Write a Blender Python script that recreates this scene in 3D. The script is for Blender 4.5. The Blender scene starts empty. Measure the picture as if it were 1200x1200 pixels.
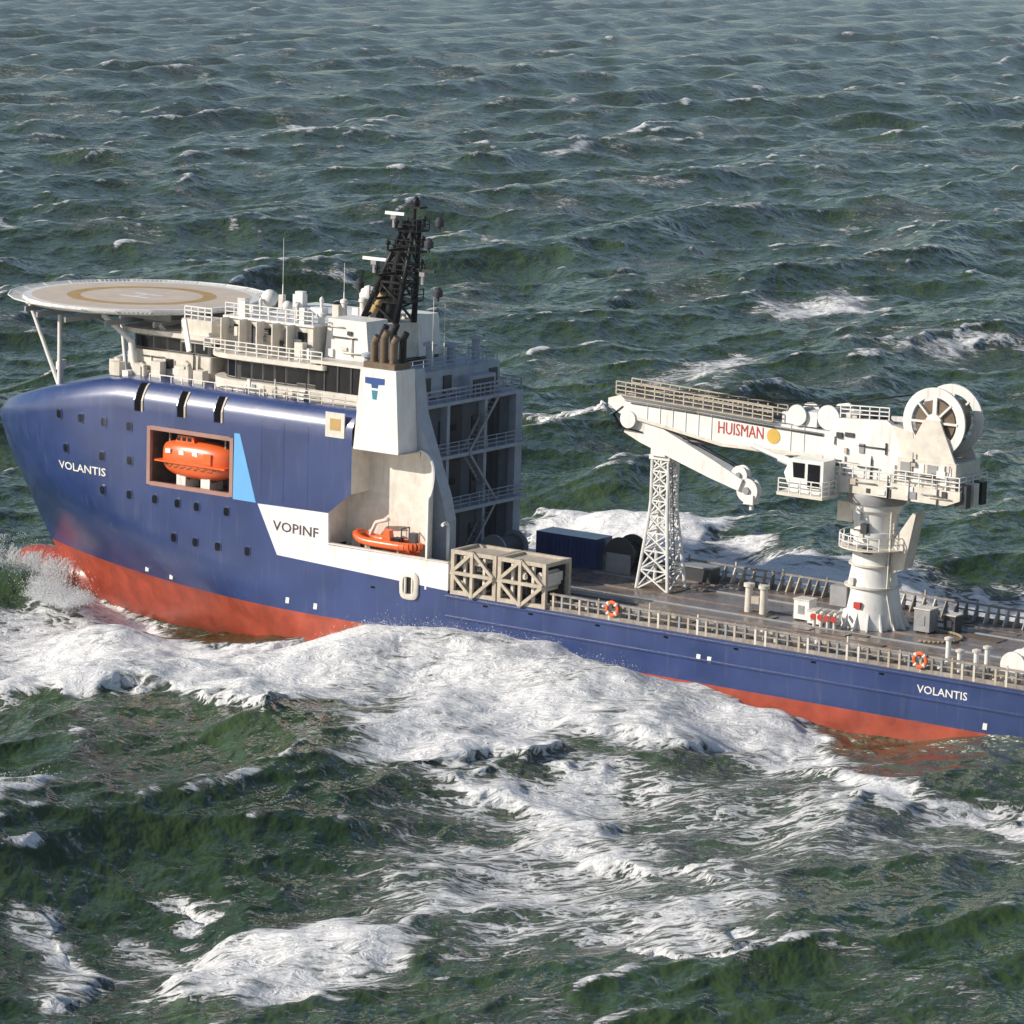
import bpy, bmesh, math, random
import numpy as np
from mathutils import Matrix, Vector
random.seed(7); rng = np.random.default_rng(11)
sc = bpy.context.scene
# ------------------------------------------------------------------ camera, sky, sun, exposure
DEP = math.atan(700/4400.)
cam = bpy.data.cameras.new('camera'); cam.sensor_width = 36; cam.lens = 132.0
cam.clip_start = 1; cam.clip_end = 60000
co = bpy.data.objects.new('camera', cam); sc.collection.objects.link(co)
co.location = (0, 0, 60); co.rotation_euler = (math.pi/2-DEP, 0, 0); sc.camera = co
SUN_EL = 29.0; SUN_AZ = 255.0                       # azimuth clockwise from +Y
w = bpy.data.worlds.new('World'); sc.world = w; w.use_nodes = True
nt = w.node_tree; nt.nodes.clear()
sky = nt.nodes.new('ShaderNodeTexSky'); sky.sky_type = 'NISHITA'; sky.sun_disc = False
sky.sun_elevation = math.radians(SUN_EL); sky.sun_rotation = math.radians(SUN_AZ)
sky.dust_density = 0.7; sky.air_density = 1.0; sky.ozone_density = 1.2
bg = nt.nodes.new('ShaderNodeBackground'); bg.inputs[1].default_value = 0.097
wo = nt.nodes.new('ShaderNodeOutputWorld')
nt.links.new(sky.outputs[0], bg.inputs[0]); nt.links.new(bg.outputs[0], wo.inputs[0])
az = math.radians(SUN_AZ); el = math.radians(SUN_EL)
SD = Vector((math.sin(az)*math.cos(el), math.cos(az)*math.cos(el), math.sin(el)))
sl = bpy.data.lights.new('sun', 'SUN'); sl.energy = 4.6; sl.angle = math.radians(0.6); sl.color = (1.0, 0.925, 0.82)
so = bpy.data.objects.new('sun', sl); sc.collection.objects.link(so)
so.rotation_euler = SD.to_track_quat('Z', 'Y').to_euler()
vs = sc.view_settings; vs.view_transform = 'Standard'; vs.look = 'None'; vs.exposure = 0.13; vs.gamma = 1
sc.cycles.max_bounces = 6

# ------------------------------------------------------------------ ship frame (X forward, Y port, Z up, z=0 working deck)
TH = math.radians(145.0); PI = math.pi
MS = Matrix.Translation((8.776, 306.480, 4.594)) @ Matrix.Rotation(TH, 4, 'Z') @ Matrix.Rotation(math.radians(-2.0), 4, 'Y')
MSI = MS.inverted()

# ------------------------------------------------------------------ materials
def mat(name, col, rough=0.5, metal=0.0, var=0.12, vscale=0.6, coat=0.0, bump=0.0, bscale=3.0, streak=0.0, scol=(0.25,0.12,0.05)):
    m = bpy.data.materials.new(name); m.use_nodes = True
    n = m.node_tree.nodes; l = m.node_tree.links; b = n['Principled BSDF']
    b.inputs['Roughness'].default_value = rough; b.inputs['Metallic'].default_value = metal
    b.inputs['Coat Weight'].default_value = coat; b.inputs['Coat Roughness'].default_value = 0.2
    tc = n.new('ShaderNodeTexCoord')
    ns = n.new('ShaderNodeTexNoise'); ns.inputs['Scale'].default_value = vscale; ns.inputs['Detail'].default_value = 7
    ns.inputs['Roughness'].default_value = 0.65
    l.new(tc.outputs['Object'], ns.inputs['Vector'])
    mr = n.new('ShaderNodeMapRange'); mr.inputs[1].default_value = 0.3; mr.inputs[2].default_value = 0.7
    mr.inputs[3].default_value = 1-var; mr.inputs[4].default_value = 1+var*0.6
    l.new(ns.outputs[0], mr.inputs[0])
    mx = n.new('ShaderNodeMix'); mx.data_type = 'RGBA'; mx.blend_type = 'MULTIPLY'; mx.inputs[0].default_value = 1
    mx.inputs[6].default_value = (*col, 1); l.new(mr.outputs[0], mx.inputs[7])
    out = mx.outputs[2]
    if streak > 0:                                   # rust and dirt runs down the plate
        mp = n.new('ShaderNodeMapping'); mp.inputs['Scale'].default_value = (1.6, 1.6, 0.16)
        l.new(tc.outputs['Object'], mp.inputs[0])
        s2 = n.new('ShaderNodeTexNoise'); s2.inputs['Scale'].default_value = 1.3; s2.inputs['Detail'].default_value = 5
        l.new(mp.outputs[0], s2.inputs['Vector'])
        r2 = n.new('ShaderNodeMapRange'); r2.inputs[1].default_value = 0.56; r2.inputs[2].default_value = 0.76; r2.inputs[4].default_value = streak
        l.new(s2.outputs[0], r2.inputs[0])
        m2 = n.new('ShaderNodeMix'); m2.data_type = 'RGBA'; l.new(r2.outputs[0], m2.inputs[0])
        l.new(out, m2.inputs[6]); m2.inputs[7].default_value = (*scol, 1); out = m2.outputs[2]
    l.new(out, b.inputs['Base Color'])
    rr = n.new('ShaderNodeMapRange'); rr.inputs[1].default_value = 0.3; rr.inputs[2].default_value = 0.7
    rr.inputs[3].default_value = max(0.02, rough-0.08); rr.inputs[4].default_value = min(1, rough+0.1)
    l.new(ns.outputs[0], rr.inputs[0]); l.new(rr.outputs[0], b.inputs['Roughness'])
    if bump > 0:
        nb = n.new('ShaderNodeTexNoise'); nb.inputs['Scale'].default_value = bscale; nb.inputs['Detail'].default_value = 4
        l.new(tc.outputs['Object'], nb.inputs['Vector'])
        bp = n.new('ShaderNodeBump'); bp.inputs['Strength'].default_value = bump; bp.inputs['Distance'].default_value = 0.05
        l.new(nb.outputs[0], bp.inputs['Height']); l.new(bp.outputs[0], b.inputs['Normal'])
    return m
M = {}
M['blue'] = mat('hull_blue_paint', (0.016, 0.040, 0.150), 0.38, var=0.22, vscale=0.25, coat=0.75, bump=0.25, bscale=0.7, streak=0.28, scol=(0.12,0.13,0.19))
M['red'] = mat('red_antifouling', (0.36, 0.062, 0.030), 0.42, var=0.35, vscale=0.5, coat=0.1, bump=0.3, bscale=1.0, streak=0.55, scol=(0.22,0.08,0.05))
M['white'] = mat('white_paint', (0.78, 0.765, 0.73), 0.42, var=0.10, vscale=0.8, streak=0.42, scol=(0.40,0.32,0.25))
M['cream'] = mat('cream_paint', (0.69, 0.64, 0.56), 0.45, var=0.18, vscale=1.0, streak=0.35, scol=(0.30,0.23,0.16))
M['grey'] = mat('grey_paint', (0.30, 0.30, 0.30), 0.5, var=0.2, vscale=1.2)
M['dark'] = mat('dark_steel', (0.045, 0.045, 0.05), 0.5, var=0.25, vscale=1.5)
M['black'] = mat('black_paint', (0.012, 0.012, 0.013), 0.4, var=0.3, vscale=1.5)
M['glass'] = mat('dark_window_glass', (0.008, 0.009, 0.011), 0.08, var=0.1)
M['brown'] = mat('sooty_exhaust_steel', (0.16, 0.11, 0.07), 0.5, var=0.4, vscale=2.0)
M['orange'] = mat('orange_fibreglass', (0.78, 0.13, 0.025), 0.35, var=0.08, coat=0.2)
M['lightblue'] = mat('light_blue_paint', (0.14, 0.40, 0.72), 0.4, var=0.06)
M['deck'] = mat('wet_deck', (0.19, 0.15, 0.125), 0.26, var=0.5, vscale=0.45, bump=0.35, bscale=2.5, streak=0.0)
M['helideck'] = mat('helideck_coating', (0.60, 0.50, 0.40), 0.65, var=0.12, vscale=0.5)
M['yellow'] = mat('yellow_paint', (0.62, 0.40, 0.08), 0.5, var=0.12)
M['ochre'] = mat('worn_yellow_marking', (0.46, 0.30, 0.11), 0.6, var=0.2)
M['redpaint'] = mat('red_lettering', (0.50, 0.045, 0.03), 0.45, var=0.1)
M['logoblue'] = mat('logo_blue', (0.02, 0.07, 0.25), 0.45, var=0.05)
M['teal'] = mat('logo_teal', (0.03, 0.22, 0.30), 0.45, var=0.05)
M['darkred'] = mat('dark_red_primer', (0.16, 0.035, 0.025), 0.5, var=0.2)
M['maroon'] = mat('dark_lettering', (0.075, 0.05, 0.065), 0.45, var=0.05)
M['beige'] = mat('beige_steel_frame', (0.50, 0.43, 0.34), 0.5, var=0.25, vscale=1.5, streak=0.4, scol=(0.24,0.16,0.10))
M['shadedwhite'] = mat('white_paint_shade_toned', (0.36, 0.40, 0.47), 0.5, var=0.2, vscale=1.0, streak=0.3, scol=(0.2,0.2,0.22))  # white of the aft end, its bluish shade put into the colour
M['shadedgrey'] = mat('bulkhead_paint_shade_toned', (0.10, 0.115, 0.14), 0.5, var=0.2, vscale=1.0)  # aft bulkhead, dark shade between the decks put into the colour
M['railpaint'] = mat('worn_rail_paint', (0.30, 0.265, 0.23), 0.6, var=0.5, vscale=1.4, streak=0.5, scol=(0.14,0.07,0.04))
M['hole'] = mat('unlit_opening', (0.006,0.006,0.007), 0.95, var=0.1)
M['hole'].node_tree.nodes['Principled BSDF'].inputs['Specular IOR Level'].default_value = 0.05
for g_, v_ in (('glass',0.22),('black',0.25)): M[g_].node_tree.nodes['Principled BSDF'].inputs['Specular IOR Level'].default_value = v_
M['rope'] = mat('rope', (0.30, 0.24, 0.16), 0.9, var=0.2)

# ------------------------------------------------------------------ mesh helpers
COL = sc.collection
class MB:
    def __init__(s): s.v = []; s.f = []; s.m = []; s.mi = 0; s.sm = []
    def add(s, vs, fs, smooth=False):
        o = len(s.v); s.v += [tuple(p) for p in vs]
        for f in fs: s.f.append(tuple(i+o for i in f)); s.m.append(s.mi); s.sm.append(smooth)
        return s
    def use(s, i): s.mi = i; return s
    def box(s, x0, x1, y0, y1, z0, z1):
        v = [(x,y,z) for x in (x0,x1) for y in (y0,y1) for z in (z0,z1)]
        return s.add(v, [(0,1,3,2),(4,6,7,5),(0,4,5,1),(2,3,7,6),(0,2,6,4),(1,5,7,3)])
    def beam(s, a, b, wd=0.2, h=None):
        a = Vector(a); b = Vector(b); d = (b-a); h = h or wd
        d.normalize(); u = Vector((0,0,1)) if abs(d.z) < 0.95 else Vector((0,1,0))
        r = d.cross(u).normalized(); t = r.cross(d).normalized()
        v = [p + r*sx*wd/2 + t*sy*h/2 for p in (a,b) for sx,sy in ((-1,-1),(1,-1),(1,1),(-1,1))]
        return s.add(v, [(3,2,1,0),(4,5,6,7),(0,1,5,4),(1,2,6,5),(2,3,7,6),(3,0,4,7)])
    def tube(s, a, b, r0, r1=None, n=10, cap=True):
        a = Vector(a); b = Vector(b); d = (b-a).normalized(); r1 = r0 if r1 is None else r1
        u = Vector((0,0,1)) if abs(d.z) < 0.95 else Vector((0,1,0))
        r = d.cross(u).normalized(); t = r.cross(d).normalized(); v = []
        for p, q in ((a,r0),(b,r1)):
            for k in range(n):
                g = 2*PI*k/n; v.append(p + r*math.cos(g)*q + t*math.sin(g)*q)
        s.add(v, [(k,(k+1)%n,n+(k+1)%n,n+k) for k in range(n)], True)
        if cap: s.add(v, [tuple(range(n-1,-1,-1)), tuple(range(n,2*n))])
        return s
    def path(s, pts, r, n=8):
        for a, b in zip(pts, pts[1:]): s.tube(a, b, r, n=n)
        return s
    def lathe(s, c, axis, prof, n=24):                # prof: list of (distance along axis, radius)
        c = Vector(c); d = Vector(axis).normalized(); u = Vector((0,0,1)) if abs(d.z) < 0.95 else Vector((0,1,0))
        r = d.cross(u).normalized(); t = r.cross(d).normalized(); v = []
        for h, q in prof:
            for k in range(n):
                g = 2*PI*k/n; v.append(c + d*h + (r*math.cos(g)+t*math.sin(g))*q)
        f = []
        for i in range(len(prof)-1):
            for k in range(n): f.append((i*n+k, i*n+(k+1)%n, (i+1)*n+(k+1)%n, (i+1)*n+k))
        return s.add(v, f, True)
    def prism(s, poly, ax, lo, hi):                    # polygon in the other two axes, extruded along ax
        n = len(poly); v = []
        for q in (lo, hi):
            for a, b in poly: v.append({0:(q,a,b), 1:(a,q,b), 2:(a,b,q)}[ax])
        return s.add(v, [tuple(range(n)), tuple(range(2*n-1,n-1,-1))] + [(k,(k+1)%n,n+(k+1)%n,n+k) for k in range(n)])
    def grid(s, P, smooth=True, skip=None, midx=None):  # P[i][j] points
        ni, nj = len(P), len(P[0]); o = len(s.v); s.v += [tuple(p) for r in P for p in r]
        for i in range(ni-1):
            for j in range(nj-1):
                if skip and skip(i,j): continue
                s.f.append((o+i*nj+j, o+(i+1)*nj+j, o+(i+1)*nj+j+1, o+i*nj+j+1))
                s.m.append(midx(i,j) if midx else s.mi); s.sm.append(smooth)
        return s
    def build(s, name, mats, parent=None, base=None, fix=True):
        b = Vector(base) if base is not None else (Vector(parent['_b']) if parent is not None and '_b' in parent else Vector())
        me = bpy.data.meshes.new(name)
        me.from_pydata([(p[0]-b.x, p[1]-b.y, p[2]-b.z) for p in s.v], [], s.f)
        for mm in (mats if isinstance(mats, (list,tuple)) else [mats]): me.materials.append(M[mm] if isinstance(mm,str) else mm)
        me.polygons.foreach_set('material_index', s.m); me.polygons.foreach_set('use_smooth', s.sm)
        if fix:
            bm = bmesh.new(); bm.from_mesh(me); bmesh.ops.remove_doubles(bm, verts=bm.verts, dist=1e-4)
            bmesh.ops.recalc_face_normals(bm, faces=bm.faces)
            for e in bm.edges:
                if len(e.link_faces) == 2 and e.calc_face_angle(0) > 0.65: e.smooth = False
            bm.to_mesh(me); bm.free()
        me.update()
        o = bpy.data.objects.new(name, me); COL.objects.link(o)
        if parent is not None:
            o.parent = parent; o['_b'] = list(b)
        return o
def thing(name, base, label, cat, group=None):
    o = bpy.data.objects.new(name, None); COL.objects.link(o); o.empty_display_size = 0.5
    o.matrix_world = MS @ Matrix.Translation(base); o['_b'] = list(base)
    o['label'] = label; o['category'] = cat
    if group: o['group'] = group
    return o
def copy_tree(o, parent=None):
    c = o.copy(); COL.objects.link(c); c.parent = parent
    for ch in [q for q in o.children]: copy_tree(ch, c)
    return c
def rail_mb(pts, h=1.1, step=1.5, r=0.035, bars=3):
    mb = MB()
    for a, b in zip(pts, pts[1:]):
        a = Vector(a); b = Vector(b); L = (b-a).length; n = max(1, round(L/step))
        for k in range(n+1):
            p = a.lerp(b, k/n); mb.beam(p, p+Vector((0,0,h)), r*2)
        for q in range(1, bars+1):
            zz = Vector((0,0,h*q/bars)); mb.beam(a+zz, b+zz, r*2)
    return mb
def text_mesh(body, size, off=0.0, shear=0.0):
    cu = bpy.data.curves.new('t', 'FONT'); cu.body = body; cu.size = size; cu.offset = off; cu.shear = shear; cu.resolution_u = 2
    o = bpy.data.objects.new('t', cu); COL.objects.link(o)
    dg = bpy.context.evaluated_depsgraph_get(); me = bpy.data.meshes.new_from_object(o.evaluated_get(dg))
    vv = [tuple(v.co) for v in me.vertices]; ff = [tuple(p.vertices) for p in me.polygons]
    bpy.data.objects.remove(o); bpy.data.curves.remove(cu); bpy.data.meshes.remove(me)
    return vv, ff
def lettering(body, width, height, place, material, parent, name='lettering', off=0.0, shear=0.0):
    vv, ff = text_mesh(body, 1.0, off, shear)
    x0 = min(v[0] for v in vv); x1 = max(v[0] for v in vv); y0 = min(v[1] for v in vv); y1 = max(v[1] for v in vv)
    mb = MB(); mb.add([place((v[0]-x0)/(x1-x0)*width, (v[1]-y0)/(y1-y0)*height) for v in vv], ff)
    return mb.build(name, material, parent, fix=False)

# ================================================================== the sea
XH = Vector((math.cos(TH), math.sin(TH)))              # ship forward on the water plane
KD = np.array([0.825, -0.565])                         # main swell travels towards the stern
LAM = 74.0
def vnoise(x, y, seed):
    r = np.random.default_rng(seed).random((256,256)).astype(np.float32)
    xi = np.floor(x).astype(np.int64); yi = np.floor(y).astype(np.int64); fx = (x-xi); fy = (y-yi)
    fx = fx*fx*fx*(fx*(fx*6-15)+10); fy = fy*fy*fy*(fy*(fy*6-15)+10)
    a = r[xi & 255, yi & 255]; b = r[(xi+1) & 255, yi & 255]; c = r[xi & 255, (yi+1) & 255]; d = r[(xi+1) & 255, (yi+1) & 255]
    return (a*(1-fx)+b*fx)*(1-fy) + (c*(1-fx)+d*fx)*fy
def fbm(x, y, seed, oct=4, gain=0.5):
    t = 0; a = 1; n = 0
    for k in range(oct):
        t = t + a*vnoise(x*2**k+17.3*k, y*2**k+5.7*k, seed+k); n += a; a *= gain
    return t/n
def sstep(a, b, x):
    t = np.clip((x-a)/(b-a), 0, 1); return t*t*(3-2*t)
MSI_np = np.array(MSI)
def ship_xy(X, Y):
    return (MSI_np[0,0]*X+MSI_np[0,1]*Y+MSI_np[0,3], MSI_np[1,0]*X+MSI_np[1,1]*Y+MSI_np[1,3])
wr = np.random.default_rng(5)
WAVES = []
for i in range(84):
    lam = 3.2*(52/3.2)**((i+wr.random())/84)
    th = math.atan2(KD[1], KD[0]) + wr.normal()*0.5
    k = 2*PI/lam; WAVES.append((k, math.cos(th), math.sin(th), 0.036/k*(0.6+0.8*wr.random()), wr.random()*2*PI, lam))
for i in range(26):
    lam = 1.3*(3.2/1.3)**((i+wr.random())/26)
    th = math.atan2(KD[1], KD[0]) + wr.normal()*0.6
    k = 2*PI/lam; WAVES.append((k, math.cos(th), math.sin(th), 0.024/k*(0.6+0.8*wr.random()), wr.random()*2*PI, lam))
def half_breadth_wl(sx):
    u = np.clip((sx-28)/(63-28), 0, 1); return 10.5*np.clip(1-u**1.7, 0, 1)
def sea_height(X, Y, spacing):
    """surface elevation, horizontal shift and crest sharpness on the water plane"""
    sx, sy = ship_xy(X, Y)
    d_ship = np.sqrt(np.maximum(np.abs(sx-5)-52, 0)**2 + np.maximum(np.abs(sy)-10.5, 0)**2)
    near = np.exp(-(d_ship/75)**2)
    warp = (fbm(X/140, Y/140, 31, 2)-0.5)*5.0*(1-near)
    ph = 2*PI*((X-MS[0][3])*KD[0]+(Y-MS[1][3])*KD[1])/LAM + 2*PI*4.5/LAM + warp
    amp = 1.95*(near + (1-near)*(0.45+0.9*fbm(X/230, Y/230, 37, 2)))
    amp = amp*(1 - 0.25*near)
    z = amp*np.cos(ph) + 0.22*amp*np.cos(2*ph)
    dx = -amp*np.sin(ph)*0.75*KD[0]; dy = -amp*np.sin(ph)*0.75*KD[1]
    J = np.zeros_like(X)
    att = 0.45 + 0.55*sstep(2, 30, d_ship)
    for k, cx, cy, a, p, lam in WAVES:
        f = np.clip((lam/(2.2*spacing)-1), 0, 1)
        if f.max() <= 0: continue
        q = k*(cx*X+cy*Y)+p; c = np.cos(q); sn = np.sin(q); A = a*f*att
        z = z + A*c; dx = dx - 1.1*A*sn*cx; dy = dy - 1.1*A*sn*cy; J = J + (0.036*c*np.minimum(f*2,1) if lam > 3.2 else 0)
    return z, dx, dy, J, sx, sy, d_ship, np.cos(ph)
def poly_sd(X, Y, poly):
    """signed distance to a polygon, positive inside"""
    d = np.full(X.shape, 1e9); ins = np.zeros(X.shape, bool); n = len(poly)
    for i in range(n):
        x0, y0 = poly[i]; x1, y1 = poly[(i+1)%n]
        ex, ey = x1-x0, y1-y0; wx = X-x0; wy = Y-y0
        t = np.clip((wx*ex+wy*ey)/(ex*ex+ey*ey+1e-9), 0, 1)
        d = np.minimum(d, (wx-ex*t)**2+(wy-ey*t)**2)
        cond = ((y0 > Y) != (y1 > Y)); xi = x0 + (Y-y0)/((y1-y0) if abs(y1-y0) > 1e-9 else 1e-9)*ex
        ins ^= cond & (X < xi)
    d = np.sqrt(d); return np.where(ins, d, -d)
# broken water: outlines on the water plane in metres, strength, edge softness
FOAM = [
#FOAM_BEGIN
 ([(-15.0,264.1),(3.3,266.1),(19.2,268.1),(29.5,250.1),(36.7,233.5),(32.4,234.4),(19.4,234.3),(16.8,215.0),(14.0,207.7),(-5.4,214.2),(-8.5,232.7),(-16.1,226.3),(-10.9,241.4),(-5.1,250.5)], 0.56, 5),
 ([(-49.9,320.5),(-44.2,327.8),(-42.0,332.6),(-36.9,336.4),(-31.9,329.1),(-28.2,319.8),(-20.5,314.4),(-12.7,319.5),(-6.7,318.6),(-4.9,286.8),(-8.4,277.8),(-12.5,278.4),(-15.6,274.9),(-19.6,270.4),(-22.4,280.0),(-29.5,282.3),(-35.5,278.7),(-40.1,280.6),(-45.0,279.2)], 0.95, 2.5),
 ([(-13.4,320.3),(-3.9,320.2),(2.0,318.9),(7.9,314.5),(10.6,303.1),(14.6,296.5),(19.4,286.7),(25.5,281.0),(24.1,269.5),(19.4,269.8),(16.6,269.4),(10.5,266.9),(6.9,269.5),(2.5,263.1),(-2.7,263.3),(-5.8,259.5),(-10.7,259.1),(-12.3,264.2),(-10.2,275.9),(-8.2,287.3)], 0.96, 4),
 ([(25.2,277.8),(24.5,263.2),(29.6,252.7),(34.9,253.4),(38.7,247.3),(37.0,235.3),(33.1,241.9),(29.3,249.4),(23.0,249.1),(18.9,266.4),(17.2,268.6)], 0.98, 4),
 ([(-9.5,259.2),(-1.6,263.7),(7.8,262.8),(9.3,258.5),(7.7,257.4),(7.8,250.3),(10.7,243.7),(15.5,236.0),(14.3,227.7),(8.6,236.7),(2.4,241.9),(-2.5,245.9),(-4.6,246.7),(-1.0,252.3),(-1.0,255.4),(-5.9,255.6)], 0.86, 4),
 ([(-6.5,235.2),(1.1,241.3),(14.3,225.9),(16.9,216.4),(10.5,212.2),(4.0,215.1),(-3.5,216.6),(-7.3,218.2)], 0.68, 4),
 ([(-21.2,226.5),(-14.5,225.0),(-10.5,234.4),(-7.1,235.2),(-7.0,220.8),(-8.2,215.5),(-6.8,211.2),(-8.3,206.4),(-13.3,203.9),(-20.2,205.0),(-21.8,208.5),(-20.9,217.3)], 0.86, 3),
 ([(-27.4,224.4),(-25.0,226.8),(-23.4,221.9),(-22.4,212.9),(-24.9,208.1),(-27.5,209.0)], 0.84, 2),
 ([(-21.9,233.5),(-19.9,234.0),(-18.3,231.6),(-18.8,228.1),(-20.7,230.7)], 1, 1),
 ([(7.1,213.2),(12.0,213.0),(15.9,215.7),(16.6,215.2),(12.5,210.3),(7.7,211.3)], 0.9, 1),
 ([(-0.1,379.6),(8.7,385.5),(23.8,376.6),(20.9,361.2),(14.2,348.7),(2.4,349.0),(-0.8,352.3)], 1.25, 2.5),
 ([(13.3,349.1),(21.8,362.0),(28.3,342.7),(39.7,337.0),(54.6,336.1),(50.3,310.4),(29.0,310.5),(15.6,315.9)], 0.98, 4),
 ([(38.2,581.7),(49.2,603.2),(57.6,615.5),(57.3,602.7),(59.7,581.4),(52.5,584.0),(44.0,578.7)], 0.85, 5),
 ([(50.5,514.8),(61.1,526.6),(70.0,533.2),(74.6,531.6),(87.9,543.8),(85.2,533.5),(55.5,513.1)], 0.8, 6),
 ([(0.9,452.1),(6.1,462.5),(11.9,475.5),(11.8,438.3),(3.2,447.3)], 0.9, 2),
 ([(13.6,493.7),(23.2,504.0),(30.1,526.9),(33.9,528.7),(30.8,483.4),(26.0,480.4),(17.3,482.2)], 0.75, 4),
 ([(-65.7,1065.2),(-55.0,1116.0),(-49.3,1024.5),(-59.2,1007.7)], 0.9, 3),
 ([(8.8,940.9),(23.2,971.0),(23.8,958.8),(11.0,934.4)], 0.85, 3),
 ([(-28.6,675.4),(-25.0,715.0),(-24.8,707.9),(-27.6,671.6)], 0.85, 2),
 ([(-36.6,620.7),(-25.4,629.4),(-24.6,620.4),(-35.2,622.8)], 0.75, 2),
 ([(-9.4,508.4),(-3.1,525.2),(-3.6,516.4),(-8.5,504.6)], 0.75, 2),
 ([(-4.1,726.6),(-1.6,738.5),(-3.1,706.0),(-5.1,704.7)], 0.9, 2),
 ([(-122.0,1451.1),(-114.0,1427.0),(-113.4,1415.6)], 0.9, 3),
 ([(30.7,825.9),(43.2,846.0),(43.9,838.7),(31.6,820.6)], 0.7, 3),
 ([(35.7,983.5),(55.5,1041.5),(53.9,1024.1),(38.1,978.5)], 0.7, 3),
 ([(-66.2,1380.6),(-54.5,1384.7),(-54.2,1378.8)], 0.8, 3),
 ([(-101.5,754.2),(-100.1,768.3),(-96.7,743.3),(-99.5,735.9)], 0.85, 2),
 ([(-54.2,712.3),(-46.2,714.2),(-47.7,710.8),(-54.0,717.6)], 0.7, 2),
 ([(65.6,751.6),(70.4,754.6),(66.5,730.7)], 0.7, 2),
#FOAM_END
]
def sea_surface(X, Y, spacing):
    z, dx, dy, J, sx, sy, dsh, cph = sea_height(X, Y, spacing)
    # bow wave thrown off the port and starboard shoulders, hollow further aft
    for sg in (1, -1):
        yy = sy*sg
        rid = np.exp(-((yy-14.5-0.10*np.clip(12-sx,0,60))/5.0)**2) * np.exp(-((sx-4)/13.0)**2)
        z = z + 1.15*rid
    z = z - 0.9*np.exp(-((sx+31)/13)**2)*np.exp(-((np.abs(sy)-10)/9)**2)
    z = z - 1.0*np.exp(-((sx-42)/12)**2)*np.exp(-((np.abs(sy)-9)/8)**2)
    z = z + 1.7*np.exp(-((sx-58)/6.5)**2)*np.exp(-((np.abs(sy)-7.0)/3.6)**2)
    z = z + 1.3*np.exp(-((sx+47)/12)**2)*np.exp(-((np.abs(sy)-10)/12)**2)
    foam = np.zeros_like(X)
    wx = X + (fbm(X/7, Y/7, 61, 4, 0.6)-0.5)*8; wy = Y + (fbm(X/7, Y/7, 71, 4, 0.6)-0.5)*12
    for poly, s, soft in FOAM:
        a = np.array(poly); m = (X > a[:,0].min()-12) & (X < a[:,0].max()+12) & (Y > a[:,1].min()-18) & (Y < a[:,1].max()+18)
        if not m.any(): continue
        sd = poly_sd(wx[m], wy[m], poly)
        foam[m] = np.maximum(foam[m], s*sstep(-soft, soft, sd))
    churn = foam.copy(); foam = foam*(0.66+0.68*fbm(X/5.5, Y/8, 151, 4, 0.6))
    # open-sea whitecaps on sharp crests
    caps = sstep(0.24, 0.62, J + 0.10*cph + 0.45*(fbm(X/30, Y/45, 91, 3)-0.5))
    foam = np.maximum(foam, (0.66+0.36*fbm(X/25, Y/40, 141, 2))*caps*sstep(8, 60, dsh))
    # thin old foam streaks left on the water
    st = fbm(X/14+Y/60, Y/22, 101, 4); foam = np.maximum(foam, 0.40*sstep(0.52, 0.72, st))
    # churned water is rough
    tm = sstep(0.5, 1.0, churn)*np.clip(1.3-spacing, 0, 1)
    ch = (fbm(X/6.5, Y/4.5, 111, 4, 0.5)-0.5); rg = 1-np.abs(2*fbm(X/7, Y/7, 121, 4)-1)
    z = z + tm*(1.1*ch + 0.5*(rg-0.72) + 3.0*(fbm(X/11, Y/11, 131, 2)-0.5))
    hb = half_breadth_wl(sx); inside = (np.abs(sy) < hb-0.6) & (sx < 64) & (sx > -57)
    z = np.where(inside, np.minimum(z, -1.5), z)
    return X+dx*(1-0.7*tm), Y+dy*(1-0.7*tm), z, foam
def axis_rows():
    y = [60.0]
    while y[-1] < 160: y.append(y[-1]+2.0)
    while y[-1] < 176: y.append(y[-1]+0.8)
    while y[-1] < 345: y.append(y[-1]+0.30)
    while y[-1] < 3600: y.append(y[-1]+0.30*(y[-1]/345)**2)
    while y[-1] < 9000: y.append(y[-1]*1.08)
    return np.array(y)
ys = axis_rows()
core = np.linspace(-0.165, 0.185, 500); g = (core[1]-core[0])*1.13**np.arange(1, 44); g = np.cumsum(g)
xs = np.concatenate([core[0]-g[::-1], core, core[-1]+g])
GY, GX = np.meshgrid(ys, xs, indexing='ij'); GX = GX*np.maximum(GY, 150.0)
dY = np.gradient(ys)[:,None]*np.ones_like(GX); dX = np.gradient(xs)[None,:]*np.maximum(GY,150.0)
SP = np.maximum(dX, dY*0.55)
PX, PY, PZ, FM = sea_surface(GX, GY, SP)
ny, nx = GX.shape
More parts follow.
